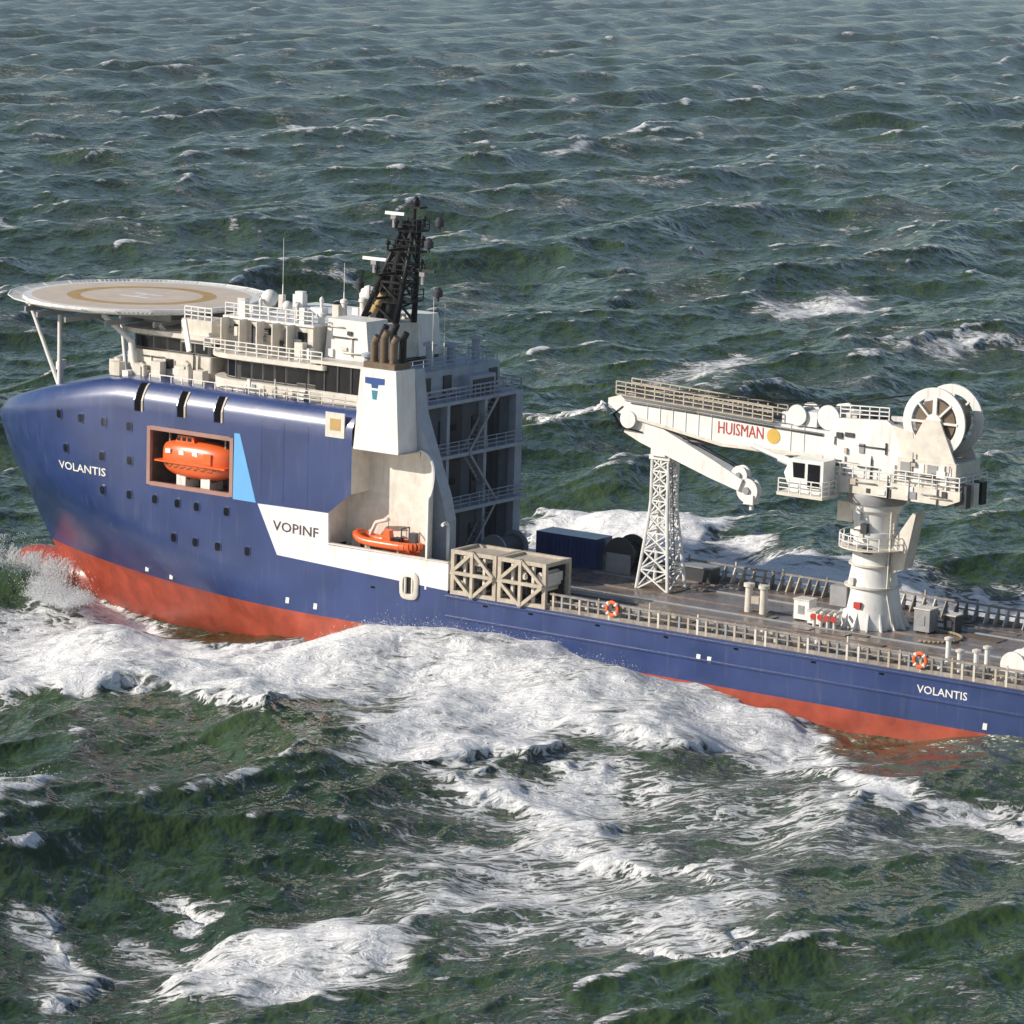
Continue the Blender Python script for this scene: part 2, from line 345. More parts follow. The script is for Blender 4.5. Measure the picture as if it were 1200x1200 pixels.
def sea_material():
    m = bpy.data.materials.new('sea_water'); m.use_nodes = True
    n = m.node_tree.nodes; l = m.node_tree.links; b = n['Principled BSDF']
    tc = n.new('ShaderNodeTexCoord'); at = n.new('ShaderNodeAttribute'); at.attribute_name = 'foam'
    def noise(scale, det, rough=0.6, vec=None, dist=0.0):
        q = n.new('ShaderNodeTexNoise'); q.inputs['Scale'].default_value = scale; q.inputs['Detail'].default_value = det
        q.inputs['Roughness'].default_value = rough; q.inputs['Distortion'].default_value = dist
        l.new(vec if vec else tc.outputs['Object'], q.inputs['Vector']); return q.outputs[0]
    def math_(op, a, c, d=None):
        q = n.new('ShaderNodeMath'); q.operation = op
        for i, v in enumerate((a, c, d)):
            if v is None: continue
            if isinstance(v, (int, float)): q.inputs[i].default_value = v
            else: l.new(v, q.inputs[i])
        return q.outputs[0]
    def rng_(v, a, c, d, e, smooth=True):
        q = n.new('ShaderNodeMapRange'); q.interpolation_type = 'SMOOTHSTEP' if smooth else 'LINEAR'
        l.new(v, q.inputs[0])
        for i, x in enumerate((a, c, d, e)): q.inputs[1+i].default_value = x
        return q.outputs[0]
    # lacy foam pattern
    mp = n.new('ShaderNodeMapping'); mp.inputs['Rotation'].default_value = (0, 0, math.radians(-35)); mp.inputs['Scale'].default_value = (0.42, 1.0, 0.6)
    l.new(tc.outputs['Object'], mp.inputs[0]); V = mp.outputs[0]
    n1 = noise(0.42, 9, 0.68, V, 0.6); n2 = noise(1.9, 6, 0.78, V, 0.3)
    r1 = math_('ABSOLUTE', math_('SUBTRACT', noise(0.85, 4, 0.6, V, 1.1), 0.5), 0)
    lace = rng_(r1, 0.0, 0.11, 1.0, 0.0)
    pat = math_('ADD', math_('MULTIPLY', n1, 0.50), math_('ADD', math_('MULTIPLY', n2, 0.40), math_('MULTIPLY', lace, 0.13)))
    pat = math_('ADD', math_('MULTIPLY', math_('SUBTRACT', pat, 0.5), 2.3), 0.5)
    lev = math_('MULTIPLY', at.outputs['Fac'], 1.0)
    thr = math_('SUBTRACT', 1.07, math_('MULTIPLY', lev, 1.0))
    msk = math_('SUBTRACT', pat, thr)
    mask = rng_(msk, -0.10, 0.14, 0.0, 1.0)
    # water colour: green, a little browner and paler where air is stirred in
    cr = n.new('ShaderNodeMix'); cr.data_type = 'RGBA'; cr.inputs[6].default_value = (0.021, 0.043, 0.013, 1); cr.inputs[7].default_value = (0.043, 0.072, 0.024, 1)
    l.new(rng_(noise(0.035, 4), 0.35, 0.65, 0, 1), cr.inputs[0])
    ae = n.new('ShaderNodeMix'); ae.data_type = 'RGBA'; l.new(cr.outputs[2], ae.inputs[6]); ae.inputs[7].default_value = (0.16, 0.215, 0.17, 1)
    l.new(rng_(lev, 0.2, 0.95, 0.0, 0.55), ae.inputs[0])
    fc = n.new('ShaderNodeMix'); fc.data_type = 'RGBA'; l.new(mask, fc.inputs[0]); l.new(ae.outputs[2], fc.inputs[6])
    fcol = n.new('ShaderNodeMix'); fcol.data_type = 'RGBA'; l.new(rng_(msk, 0.0, 0.5, 0, 1), fcol.inputs[0])
    fcol.inputs[6].default_value = (0.42, 0.44, 0.43, 1); fcol.inputs[7].default_value = (0.86, 0.85, 0.84, 1)
    l.new(fcol.outputs[2], fc.inputs[7]); l.new(fc.outputs[2], b.inputs['Base Color'])
    l.new(rng_(mask, 0, 1, 0.09, 0.85, False), b.inputs['Roughness']); b.inputs['IOR'].default_value = 1.333
    l.new(rng_(mask, 0, 1, 0.5, 0.1, False), b.inputs['Specular IOR Level'])
    # ripples and foam relief
    mw = n.new('ShaderNodeMapping'); mw.inputs['Rotation'].default_value = (0, 0, math.radians(34)); mw.inputs['Scale'].default_value = (1.0, 0.6, 1.0)
    l.new(tc.outputs['Object'], mw.inputs[0])
    rip = math_('ADD', math_('MULTIPLY', noise(0.5, 3, 0.5, mw.outputs[0], 0.1), 1.0), math_('MULTIPLY', noise(0.16, 3, 0.5, mw.outputs[0]), 1.6))
    ms_ = n.new('ShaderNodeMapping'); ms_.inputs['Rotation'].default_value = (0, 0, math.radians(48)); ms_.inputs['Scale'].default_value = (1.0, 0.22, 1.0)
    l.new(tc.outputs['Object'], ms_.inputs[0])
    rip = math_('ADD', rip, math_('ADD', math_('MULTIPLY', noise(1.1, 2, 0.5, ms_.outputs[0]), 0.22), math_('MULTIPLY', noise(0.27, 3, 0.55, mw.outputs[0], 0.2), 1.0)))
    hgt = math_('ADD', math_('MULTIPLY', math_('MULTIPLY', rip, 1.0), math_('SUBTRACT', 1.0, math_('MULTIPLY', mask, 0.6))), math_('MULTIPLY', math_('MULTIPLY', pat, mask), 0.30))
    bp = n.new('ShaderNodeBump'); bp.inputs['Strength'].default_value = 1.0; bp.inputs['Distance'].default_value = 0.75
    l.new(hgt, bp.inputs['Height']); l.new(bp.outputs[0], b.inputs['Normal'])
    return m
me = bpy.data.meshes.new('sea'); nv = nx*ny
me.vertices.add(nv); me.vertices.foreach_set('co', np.stack([PX, PY, PZ], -1).astype(np.float32).ravel())
idx = np.arange(nv, dtype=np.int32).reshape(ny, nx)
q = np.stack([idx[:-1,:-1], idx[:-1,1:], idx[1:,1:], idx[1:,:-1]], -1).reshape(-1, 4); nf = len(q)
me.loops.add(nf*4); me.loops.foreach_set('vertex_index', q.ravel())
me.polygons.add(nf); me.polygons.foreach_set('loop_start', np.arange(0, nf*4, 4, dtype=np.int32))
me.polygons.foreach_set('use_smooth', np.ones(nf, bool)); me.update()
fa = me.attributes.new('foam', 'FLOAT', 'POINT'); fa.data.foreach_set('value', FM.astype(np.float32).ravel())
me.materials.append(sea_material())
sea = bpy.data.objects.new('sea', me); COL.objects.link(sea); sea['kind'] = 'structure'
sea['label'] = 'rough dark green sea with white foam and breaking crests'; sea['category'] = 'sea'

# ================================================================== the vessel
ship = thing('offshore_vessel', (0,0,0), 'blue and white offshore construction vessel with red underside ploughing through waves', 'ship')
B = 10.5
def lerp_tab(tab, z):
    if z <= tab[0][0]: return tab[0][1]
    for (a, p), (b, q) in zip(tab, tab[1:]):
        if z <= b: return p + (q-p)*(z-a)/(b-a)
    return tab[-1][1]
XS = [(-8.5,60.0),(-6,61.0),(-4.4,62.0),(-2,63.8),(0,65.0),(2,66.0),(4,66.7),(6,67.2),(8,67.5),(14,67.6)]
XF = [(-8.5,16),(-4,24),(0,37),(2,42),(4,45.5),(7,47.5),(10,48.5),(14,48.5)]
def stem(z): return lerp_tab(XS, z)
def hb(x, z):
    xf = lerp_tab(XF, z); xe = stem(z)
    if x <= xf: return B
    u = min(1, (x-xf)/(xe-xf)); t = min(1, max(0, (z+4)/12))
    return B*max(0, 1-u**(1.7+0.5*t))**(1.0-0.36*t)
def ztop(x):
    return 14.0 if x <= 46 else 14.0-5.6*(max(0,(x-46))/22.4)**1.25
def hx(s, z): return s if s <= 44 else 44+(stem(z)-44)*(s-44)/(68.4-44)
ST = [-58,-54,-48,-42,-36,-30,-24,-18,-12,-6,0,5,10,15,20,22.3,25,27.5,30,32.7,35,37.5,40,42.2,44,46,48,50,52,54,56,58,60,61.5,63,64.3,65.5,66.5,67.3,67.9,68.25,68.4]
LV = [-8.5,-7,-5.5,-4.6,-3.75,-2.6,-1.3,0,1.2,2.4,3.8,5.2,7.0,8.6,10.3,11.4,12.4]
RS = 1.6
def side_pts(s, sg):
    row = []
    for l in LV:
        zt = ztop(hx(s, l)); z = l if l <= 0 else l*zt/14
        x = hx(s, z); y = hb(x, z)*(0.82 if l == -8.5 else 1)
        row.append((x, sg*y, z))
    x, y, z = row[-1]; y = abs(y); zt = ztop(x); r = min(RS, y*0.75); zr = zt - z
    for a, c in ((0.12,0.28),(0.26,0.54),(0.42,0.76),(0.60,0.90),(0.80,0.97),(1.0,1.0)):
        row.append((x, sg*(y-r*a), z+zr*c))
    for k in range(1, 5):
        q = k/4; row.append((x, sg*(y-r)*(1-q), zt+0.35*(1-(1-q)**2)))
    return row
hull_b = MB()
nlow = LV.index(0)
def hull_skip(port):
    def f(i, j):
        a, b = ST[i], ST[i+1]
        if b <= 20 and j >= nlow: return True
        if port and j < len(LV)-1:
            z0, z1 = LV[j], LV[j+1]
            if a >= 32.7 and b <= 42.2 and z0 >= 5.2 and z1 <= 10.3: return True
            if a >= 20 and b <= 22.3 and z0 >= 2.4 and z1 <= 7.0: return True
        return False
    return f
mfun = lambda i, j: 1 if LV[min(j+1, len(LV)-1)] <= -3.75 and j < len(LV)-1 else 0
for sg in (1, -1):
    hull_b.grid([side_pts(s, sg) for s in ST], True, hull_skip(sg > 0), mfun)
hull_b.use(0)
hull_b.add([(-58, y, z) for y in (-10.5, 10.5) for z in (-8.5, -3.75, 0)], [(1,4,5,2)])
hull_b.use(1).add([(-58, y, z) for y in (-10.5, 10.5) for z in (-8.5, -3.75)], [(0,2,3,1)])
hull_b.use(0).add([(20,B,7.0),(22.3,B,7.0),(22.3,B,5.2)], [(0,1,2)])
hull = hull_b.build('hull', ['blue', 'red'], ship)
# bulbous bow: rounded forefoot
bb = MB(); prof = []
for k in range(17):
    t = k/16; prof.append((54+13.2*t, 2.55*math.sqrt(max(0, 1-max(0,(t-0.7)/0.3)**2.2))*(0.8+0.2*min(1,t/0.5))))
rows = []
for x, r in prof:
    rows.append([(x, r*0.86*math.cos(2*PI*k/24), -7.2+0.35*(x-54)/13+r*math.sin(2*PI*k/24)*0.98) for k in range(25)])
bb.grid(rows); bb.build('bulbous_bow', 'red', hull)
def on_hull(x, z, d=0.03): return (x, hb(x, z)+d, z)
# portholes and rectangular ports
def porthole(x, z, wd=0.5, h=0.62):
    y = hb(x, z); e = 0.4; n = Vector((-(hb(x+e,z)-hb(x-e,z))/(2*e), 1, -(hb(x,z+e)-hb(x,z-e))/(2*e))).normalized()
    u = Vector((1,0,0)); u = (u-n*u.dot(n)).normalized(); v = n.cross(u); c = Vector((x,y,z))
    mb = MB()
    for ww, d0, mi in ((1.25,0.05,0),(0.92,0.07,1)):
        mb.use(mi); pts = []
        for k in range(12):
            g = 2*PI*k/12; cx = math.copysign(abs(math.cos(g))**0.6, math.cos(g)); cy = math.copysign(abs(math.sin(g))**0.6, math.sin(g))
            pts.append(c + u*cx*wd/2*ww + v*cy*h/2*ww)
        a = [p - n*0.06 for p in pts]; b = [p + n*d0 for p in pts]
        mb.add(a+b, [tuple(range(12,24))] + [(k,(k+1)%12,12+(k+1)%12,12+k) for k in range(12)])
    mb.build('porthole', ['blue','glass'], hull)
for x, z in [(52.6,10.15),(49.9,10.1),(47.2,10.05),(44.3,10.0),(51.8,7.2),(47.4,7.0),(44.2,7.0),(47.3,4.0),(44.2,3.98),(41.3,3.95),(38.75,3.9),(36.6,3.87),(33.3,3.85),
             (39.1,0.85),(36.7,0.75),(34.2,0.7),(30.95,0.72)]: porthole(x, z, 0.62, 0.8)
# tall mooring openings in the rounded shoulder
SH = [(0,11.45),(0,12.4),(0.19,12.85),(0.42,13.26),(0.67,13.62),(0.96,13.84)]
for x, n_ in [(43.3,6),(38.5,5),(34.4,5)]:
    for wd, dp, mt, x_off in ((0.40,0.05,'hole',0),(0.09,0.08,'beige',-0.46),(0.06,0.08,'blue',0.42)):
        pr_ = [(B-q+dp, zz) for q, zz in SH[:n_]]; mb = MB(); mb.prism(pr_+[(B-q-0.3, zz) for q, zz in reversed(SH[:n_])], 0, x+x_off-wd, x+x_off+wd)
        o_ = mb.build('mooring_port' if mt == 'hole' else 'port_edge', mt, hull)
# bright draught and tug marks along the water
for x, z in [(44.5,-3.0),(41.0,-3.1),(26.5,-2.9),(23.5,-3.0),(-14.6,-1.7),(-15.6,-1.75),(-40.0,-3.2)]:
    mb = MB(); xx = x; y = hb(x, z); mb.prism([(x-0.16,z-0.26),(x+0.2,z-0.26),(x+0.16,z+0.24),(x-0.2,z+0.24)], 1, y-0.3, y+0.05); mb.build('hull_mark', 'white', hull)
lettering('VOLANTIS', 6.0, 0.72, lambda u, v: on_hull(52.9-u, 5.25+v, 0.05), 'white', hull, off=0.012)
lettering('VOLANTIS', 4.3, 0.62, lambda u, v: (-34.1-u, B+0.03, -1.5+v), 'white', hull, off=0.01)
# stripe beside the lifeboat bay
mb = MB(); mb.prism([(32.55,10.75),(31.95,10.75),(30.1,5.05),(32.62,5.05)], 1, B-0.1, B+0.03); mb.build('painted_stripe', 'lightblue', hull)
# lifeboat bay
mb = MB(); x0, x1, z0, z1, yi = 32.7, 42.2, 5.2, 10.3, 6.6
mb.add([(x0,yi,z0),(x1,yi,z0),(x1,yi,z1),(x0,yi,z1),(x0,B,z0),(x1,B,z0),(x1,B,z1),(x0,B,z1)], [(0,1,2,3),(0,4,5,1),(3,2,6,7),(0,3,7,4),(1,5,6,2)])
bay = mb.build('lifeboat_bay', 'brown', hull)
fr = MB(); t = 0.32
fr.box(x0-0.05,x0+t,B-0.3,B+0.06,z0,z1).box(x1-t,x1+0.05,B-0.3,B+0.06,z0,z1).box(x0+t+.003,x1-t-.003,B-0.3,B+0.055,z1-0.3,z1+0.06).box(x0+t+.003,x1-t-.003,B-0.3,B+0.055,z0-0.06,z0+0.28)
M['baytrim'] = mat('bay_trim_primer', (0.36,0.20,0.16), 0.5, var=0.2)
fr.build('bay_frame', 'baytrim', hull)
for xx in (34.4, 40.6):
    mb = MB(); mb.path([(xx,7.0,5.3),(xx,7.0,9.6),(xx,8.4,10.0),(xx,9.6,9.9)], 0.16); mb.beam((xx,9.4,9.9),(xx,9.4,9.0),0.12); mb.build('davit_arm', 'grey', hull)
for xx in (36.2, 38.9):
    mb = MB(); mb.prism([(8.1,5.2),(9.9,5.2),(9.9,6.3),(9.6,5.9),(8.5,5.9),(8.1,6.3)], 0, xx-0.5, xx+0.5); mb.build('boat_cradle', 'white', hull)
# working deck
dk = MB(); dk.box(-58,20.0,-10.47,10.47,-0.3,0.012); deck = dk.build('working_deck', 'deck', ship)
for k, yy in enumerate((-7.6,-5.4,-1.4,1.4,3.6,5.8,8.2)):                # skid rails and cable runs laid along the deck
    mb = MB(); mb.box(-56,8.5 if yy > -2 else 6,yy-0.11,yy+0.11,0.012,0.11); mb.build('skid_rail', 'grey' if k % 2 else 'deck', deck)
rg2 = random.Random(4)
for k in range(26):                                                     # flush hatches and sheathing plates
    x = rg2.uniform(-44, 5); y = rg2.uniform(-9, 8.6); a = rg2.uniform(0.6,1.8); b = rg2.uniform(0.4,1.0)
    mb = MB(); mb.box(x-a,x+a,y-b,y+b,0.013+0.001*k,0.06+0.002*k); mb.build('deck_plate', rg2.choice(['deck','deck','brown','grey']), deck)
# cargo rails along the deck edges
def cargo_rail(y, xa, xb, solid):
    mb = MB(); inn = -1 if y > 0 else 1
    mb.box(xa, xb, y-0.13, y+0.13, 1.26, 1.40); mb.box(xa, xb, y-0.07, y+0.07, 0.70, 0.80)
    mb.box(xa, xb, y-0.08, y+0.08, 0.012, 0.32)
    return mb
for y, s in ((10.2,0),(-10.2,1)):
    cr_ = cargo_rail(y, -56, -0.2, s).build('cargo_rail', 'railpaint', ship)
    n = 0; x = -0.5
    while x > -55:
        mb = MB(); hgt_ = 1.26 if n % 5 else 1.26+rg2.random()*.5; mb.box(x-0.09,x+0.09,y-0.09,y+0.09,0.012,1.259); mb.box(x-.06,x+.06,y-.06,y+.06,1.4,hgt_+.16)
        inn = -1 if y > 0 else 1; mb.prism([(y+inn*0.13,0.012),(y+inn*0.9,0.012),(y+inn*0.13,1.2)], 0, x-0.05, x+0.05)
        mb.build('rail_post', rg2.choice(['railpaint','railpaint','beige','cream','grey']), cr_); n += 1; x -= 0.78+rg2.random()*.25
# pipes, stowage boxes and lashing gear lying along the inside of the port rail
for k in range(64):
    x = -1.0-k*0.66-rg2.random()*0.3; a = rg2.uniform(0.2,0.5); h = rg2.uniform(0.3,1.1)
    if rg2.random() < 0.3: continue
    mb = MB(); yy = rg2.uniform(8.6,9.3)
    if rg2.random() < 0.5: mb.box(x-a,x+a,yy-0.3,yy+0.3,0.012,h)
    else: mb.tube((x,yy,0.012),(x,yy,h),0.2,n=10)
    mb.build('deck_fitting', rg2.choice(['cream','beige','grey','white','beige']), deck)
# white bulwark and name panel
mb = MB(); mb.prism([(29.9,5.0),(22.32,5.12),(22.25,2.42),(9.8,2.5),(9.8,0.22),(27.7,0.85)], 1, 10.28, B+0.035)
bul = mb.build('bulwark', 'white', ship)
mb = MB(); mb.prism([(9.8,-0.04),(20.1,-0.04),(20.1,0.62),(9.8,0.27)], 1, 10.3, B+0.004); mb.build('sheer_plate', 'blue', hull)
mb = MB(); mb.box(9.8,22.2,10.22,10.62,2.505,2.62); mb.build('bulwark_cap', 'cream', bul)
lettering('VOPINF', 4.9, 0.85, lambda u, v: (28.2-u, B+0.06, 2.95-0.02*u+v), 'maroon', bul, off=0.012)
# fairlead in the port side
mb = MB(); mb.use(0); o_ = []
for k in range(16):
    g = 2*PI*k/16; o_.append((math.copysign(abs(math.cos(g))**0.55, math.cos(g)), math.copysign(abs(math.sin(g))**0.55, math.sin(g))))
ring = [[(13.7+cx*a*0.95, yy, 0.15+cz*a*1.2) for cx, cz in o_+o_[:1]] for a, yy in ((1,B-0.1),(1.0,B+0.18),(0.88,B+0.26),(0.62,B+0.26),(0.58,B-0.05))]
mb.grid(ring); fl = mb.build('fairlead', 'cream', hull)
mb = MB(); mb.box(13.1,14.3,B-0.3,B+0.045,-0.55,0.85); mb.build('fairlead_opening', 'black', fl)
mb = MB(); mb.tube((13.35,B+.12,-0.6),(13.35,B+.12,0.9),0.11).tube((14.05,B+.12,-0.6),(14.05,B+.12,0.9),0.11); mb.build('roller', 'cream', fl)
# ------------------------------------------------------------------ rescue-boat bay and port casing
CX = 12.1
cas = MB()
cas.prism([(19.25,17.8),(15.55,17.8),(15.1,10.95),(19.85,10.95)], 1, 8.0, B+0.02)          # white upper casing
casing = cas.build('funnel_casing', 'white', ship)
mb = MB(); mb.prism([(19.0,17.7),(15.6,17.7),(15.05,14),(12.4,7.2),(11.95,5.4),(11.9,0.02),(20.5,0.02),(20.5,14)], 1, 6.6, 7.98); mb.build('casing_fin', 'shadedwhite', casing)
rows = []
for k in range(15):
    g = PI/2*k/14; x = 14.8-2.7*math.sin(g); y = 10.42-2.4*math.cos(g)
    zt = 11.0 if x > 14.75 else 7.1+3.9*math.sqrt(max(0, 1-((14.8-x)/2.72)**2))
    rows.append([(x, y, 0.02+(zt-0.02)*j/8) for j in range(9)])
mb = MB(); mb.grid(rows); mb.grid([[(14.8,8.02,0.02),(14.8,8.02,11)],[(22.3,8.02,0.02),(22.3,8.02,11)]], False)
mb.build('bay_scoop', 'cream', casing)
mb = MB()
pr = [Vector(r[-1]) for r in rows]
for a, b in zip(pr, pr[1:]): mb.beam(a, b, 0.16)
mb.beam(rows[-1][-1], rows[-1][0], 0.18); mb.build('scoop_rim', 'white', casing)
mb = MB(); mb.add([(22.3,8.0,2.4),(22.3,B,2.4),(22.3,B,7.0),(22.3,8.0,7.0)], [(0,1,2,3)]).add([(14.8,8,10.93),(20,8,10.93),(20,B,10.93),(14.8,B,10.93)], [(0,1,2,3)])
mb.add([(20.02,8,7),(20.02,B-.02,7),(20.02,B-.02,11),(20.02,8,11)], [(0,1,2,3)]).add([(20,8,7.0),(22.3,8,7.0),(22.3,B,7.0),(20,B,7.0)], [(0,1,2,3)])
mb.build('bay_lining', 'cream', casing)
# emblem on the casing
mb = MB(); y = B+0.05
mb.prism([(18.75,17.05),(16.75,17.05),(16.75,16.55),(17.4,16.5),(17.45,16.2),(18.05,16.2),(18.1,16.5),(18.75,16.55)], 1, y-0.1, y); mb.build('emblem', 'logoblue', casing)
mb = MB(); mb.prism([(18.05,16.0),(17.45,16.0),(17.55,15.25),(17.95,15.25)], 1, y-0.1, y); mb.build('emblem', 'teal', casing)
# trim edge round the casing's outer face
mb = MB(); mb.box(15.15,19.8,B+.021,B+.10,10.9,11.15); mb.beam((15.17,B+.07,11.1),(15.6,B+.07,17.8),0.15); mb.build('casing_trim', 'white', casing)
# exhaust uptakes on the casing top
for k, (x, y, h, r) in enumerate([(18.5,9.7,2.6,0.34),(17.5,9.7,3.1,0.36),(16.5,9.7,2.7,0.34),(18.4,8.7,3.4,0.3),(17.3,8.7,3.6,0.3),(16.3,8.7,3.0,0.3)]):
    mb = MB(); mb.tube((x,y,17.8),(x,y,17.8+h*0.8),r).tube((x,y,17.8+h*0.8),(x-0.35,y,17.8+h),r*0.9)
    up = mb.build('exhaust_pipe', 'brown' if k < 3 else 'black', casing)
mb = MB(); mb.box(15.9,19.1,8.1,10.35,17.8,18.3); mb.build('exhaust_base', 'brown', casing)
# ------------------------------------------------------------------ accommodation block aft end (in shade)
AB = MB(); AB.box(19.6,20.0,-10.48,7.9,0.02,13.95); aft = AB.build('aft_bulkhead', 'shadedgrey', ship)
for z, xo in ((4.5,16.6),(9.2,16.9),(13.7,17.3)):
    mb = MB(); mb.box(xo,19.6,-10.45,6.55,z,z+0.3); bal = mb.build('balcony', 'shadedwhite', aft)
    rl = rail_mb([(19.4,-10.3,z+.3),(xo+.1,-10.3,z+.3),(xo+.1,6.4,z+.3)], 1.05, 1.4, 0.03); rl.build('railing', 'shadedwhite', bal)
for y, wd in ((-9.9,1.05),(-4.9,0.4),(0.6,0.4)):
    mb = MB(); mb.box(17.3,18.0,y-wd/2,y+wd/2,0.02,13.7); mb.build('column', 'shadedwhite', aft)
mb = MB(); mb.prism([(-10.42,0.02),(-10.2,0.02),(-10.2,13.7),(-10.42,13.7)], 0, 17.4, 19.6); mb.build('side_screen', 'shadedwhite', aft)
for y in (-8.0,-6.4,-3.3,-1.6,2.4,4.8):
    for z in (0.1,4.9,9.6):
        wdt = 2.2 if (y in (-8.0,2.4,-3.3)) else 0.9
        mb = MB(); mb.box(19.45,19.61,y-wdt/2,y+wdt/2,z+0.1,z+(2.3 if wdt < 1 else 3.4)); d = mb.build('door' if wdt < 1 else 'louvre_panel', 'dark', aft)
        mb = MB(); mb.box(19.40,19.451,y-wdt*0.1,y+wdt*0.35,z+1.3,z+1.9); mb.build('door_window' if wdt < 1 else 'vent_slot', 'black', d)
for (za, zb, ya, yb) in ((0.1,4.7,-2.0,-6.2),(4.8,9.4,-6.2,-2.0),(9.5,13.9,-2.0,-6.2)):     # inclined ladders
    mb = MB()
    for xx in (16.9,17.7): mb.beam((xx,ya,za),(xx,yb,zb),0.08,0.25)
    for k in range(12):
        q = (k+.5)/12; mb.box(16.9,17.7,ya+(yb-ya)*q-.12,ya+(yb-ya)*q+.12,za+(zb-za)*q-.02,za+(zb-za)*q+.02)
    mb.build('stairway', 'grey', aft)
# upper aft house and deck clutter at forecastle level
mb = MB(); mb.box(19.2,24.5,-9.5,7.9,14.1,16.4); uh = mb.build('upper_house', 'shadedwhite', ship)
mb = MB(); mb.box(18.0,20.9,-7.2,-3.4,14.1,15.7); mb.build('fan_housing', 'shadedwhite', uh)
mb = MB(); mb.box(17.9,18.01,-6.8,-3.8,14.3,15.4); mb.build('fan_grille', 'dark', uh)
for y in (-8.4,-1.6,1.4,4.0,6.6):
    mb = MB(); mb.box(19.05,19.21,y-0.55,y+0.55,14.4,15.9); mb.build('door', 'dark', uh)
rail_mb([(24,-10.3,14.0),(17.5,-10.3,14.0),(17.5,6.4,14.0)], 1.1, 1.5, 0.03).build('railing', 'shadedwhite', uh)
rail_mb([(24,-9.3,16.4),(19.4,-9.3,16.4),(19.4,7.7,16.4),(24,7.7,16.4)], 1.1, 1.5, 0.03).build('railing', 'shadedwhite', uh)
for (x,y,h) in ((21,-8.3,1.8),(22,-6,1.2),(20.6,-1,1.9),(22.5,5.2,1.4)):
    mb = MB(); mb.tube((x,y,16.4),(x,y,16.4+h),0.35).lathe((x,y,16.4+h),(0,0,1),[(0,0.35),(0.05,0.62),(0.3,0.6),(0.45,0.02)],14); mb.build('vent_cowl', 'shadedwhite', uh)
# ------------------------------------------------------------------ bridge and deckhouses
def rounded_plan(x0, x1, y1, r, n=5):
    p = []
    for cx, cy, a0 in ((x1-r,y1-r,0),(x0+0.3,y1-0.3,90),(x0+0.3,-(y1-0.3),180),(x1-r,-(y1-r),270)):
        rr = r if cx > x0+1 else 0.3
        for k in range(n+1):
            g = math.radians(a0+90*k/n); p.append((cx+rr*math.cos(g), cy+rr*math.sin(g)))
    return p
def pane(c, u, wd, h, parent, name='window', tilt=0.0):
    c = Vector(c); u = Vector(u).normalized(); v = Vector((0,0,1)); n = -u.cross(v)
    mb = MB(); f = lambda a, b, d: c+u*a+v*b+n*d
    mb.use(1).add([f(sx*wd/2*1.05,sy*h/2*1.06,d) for d in (-0.05,0.03) for sx,sy in ((-1,-1),(1,-1),(1,1),(-1,1))], [(0,1,2,3),(7,6,5,4),(0,4,5,1),(1,5,6,2),(2,6,7,3),(3,7,4,0)])
    mb.use(0).add([f(sx*wd/2,sy*h/2,d) for d in (0.0,0.06) for sx,sy in ((-1,-1),(1,-1),(1,1),(-1,1))], [(0,1,2,3),(7,6,5,4),(0,4,5,1),(1,5,6,2),(2,6,7,3),(3,7,4,0)])
    return mb.build(name, ['glass','cream'], parent)
mb = MB(); mb.prism(rounded_plan(24.5, 38.0, 8.6, 3.2), 2, 14.05, 14.95); house = mb.build('bridge_house', 'cream', ship)
mb = MB(); mb.prism(rounded_plan(24.6, 37.2, 8.0, 3.0), 2, 14.95, 16.75); mb.build('bridge_wall', 'dark', house)
mb = MB(); mb.prism(rounded_plan(24.4, 38.2, 8.8, 3.3), 2, 16.75, 17.15); mb.build('bridge_roof', 'cream', house)
pl = rounded_plan(24.6, 37.2, 8.0, 3.0)
seg = [((34.1,8.0),(31.2,8.0)),((31.2,8.0),(28.4,8.0))]
for k in range(5):
    x = 34.0-1.25*k
    if k < 5: pane((x-0.6,8.0,15.85),(1,0,0),1.05,1.4,house)
for k in range(4):
    g0 = math.radians(8+22*k); pane((34.2+3.0*math.cos(g0),5.0+3.0*math.sin(g0),15.85),(math.sin(g0),-math.cos(g0),0),0.95,1.4,house)
for k in range(6): pane((37.2,-4.2+1.6*k,15.85),(0,-1,0),1.3,1.4,house)
for k in range(3): pane((26.7-1.35*k+0.6,8.0,16.0),(1,0,0),1.2,1.35,house)
for k in range(6): pane((24.6,-6+2.3*k,15.85),(0,1,0),1.6,1.3,house)
# big dark screened opening between the bridge and the casing
mb = MB(); mb.box(20.6,25.6,6.9,8.4,15.0,17.3); op = mb.build('bridge_wing', 'black', ship)
mb = MB(); mb.box(20.4,25.9,6.7,8.7,17.3,17.55); mb.build('wing_roof', 'cream', op)
mb = MB(); mb.box(20.4,25.9,6.7,8.6,14.05,15.0); mb.build('wing_base', 'cream', op)
for x in (21.8,23.2,24.6): 
    mb = MB(); mb.box(x-.08,x+.08,8.38,8.48,15,17.3); mb.build('mullion', 'dark', op)
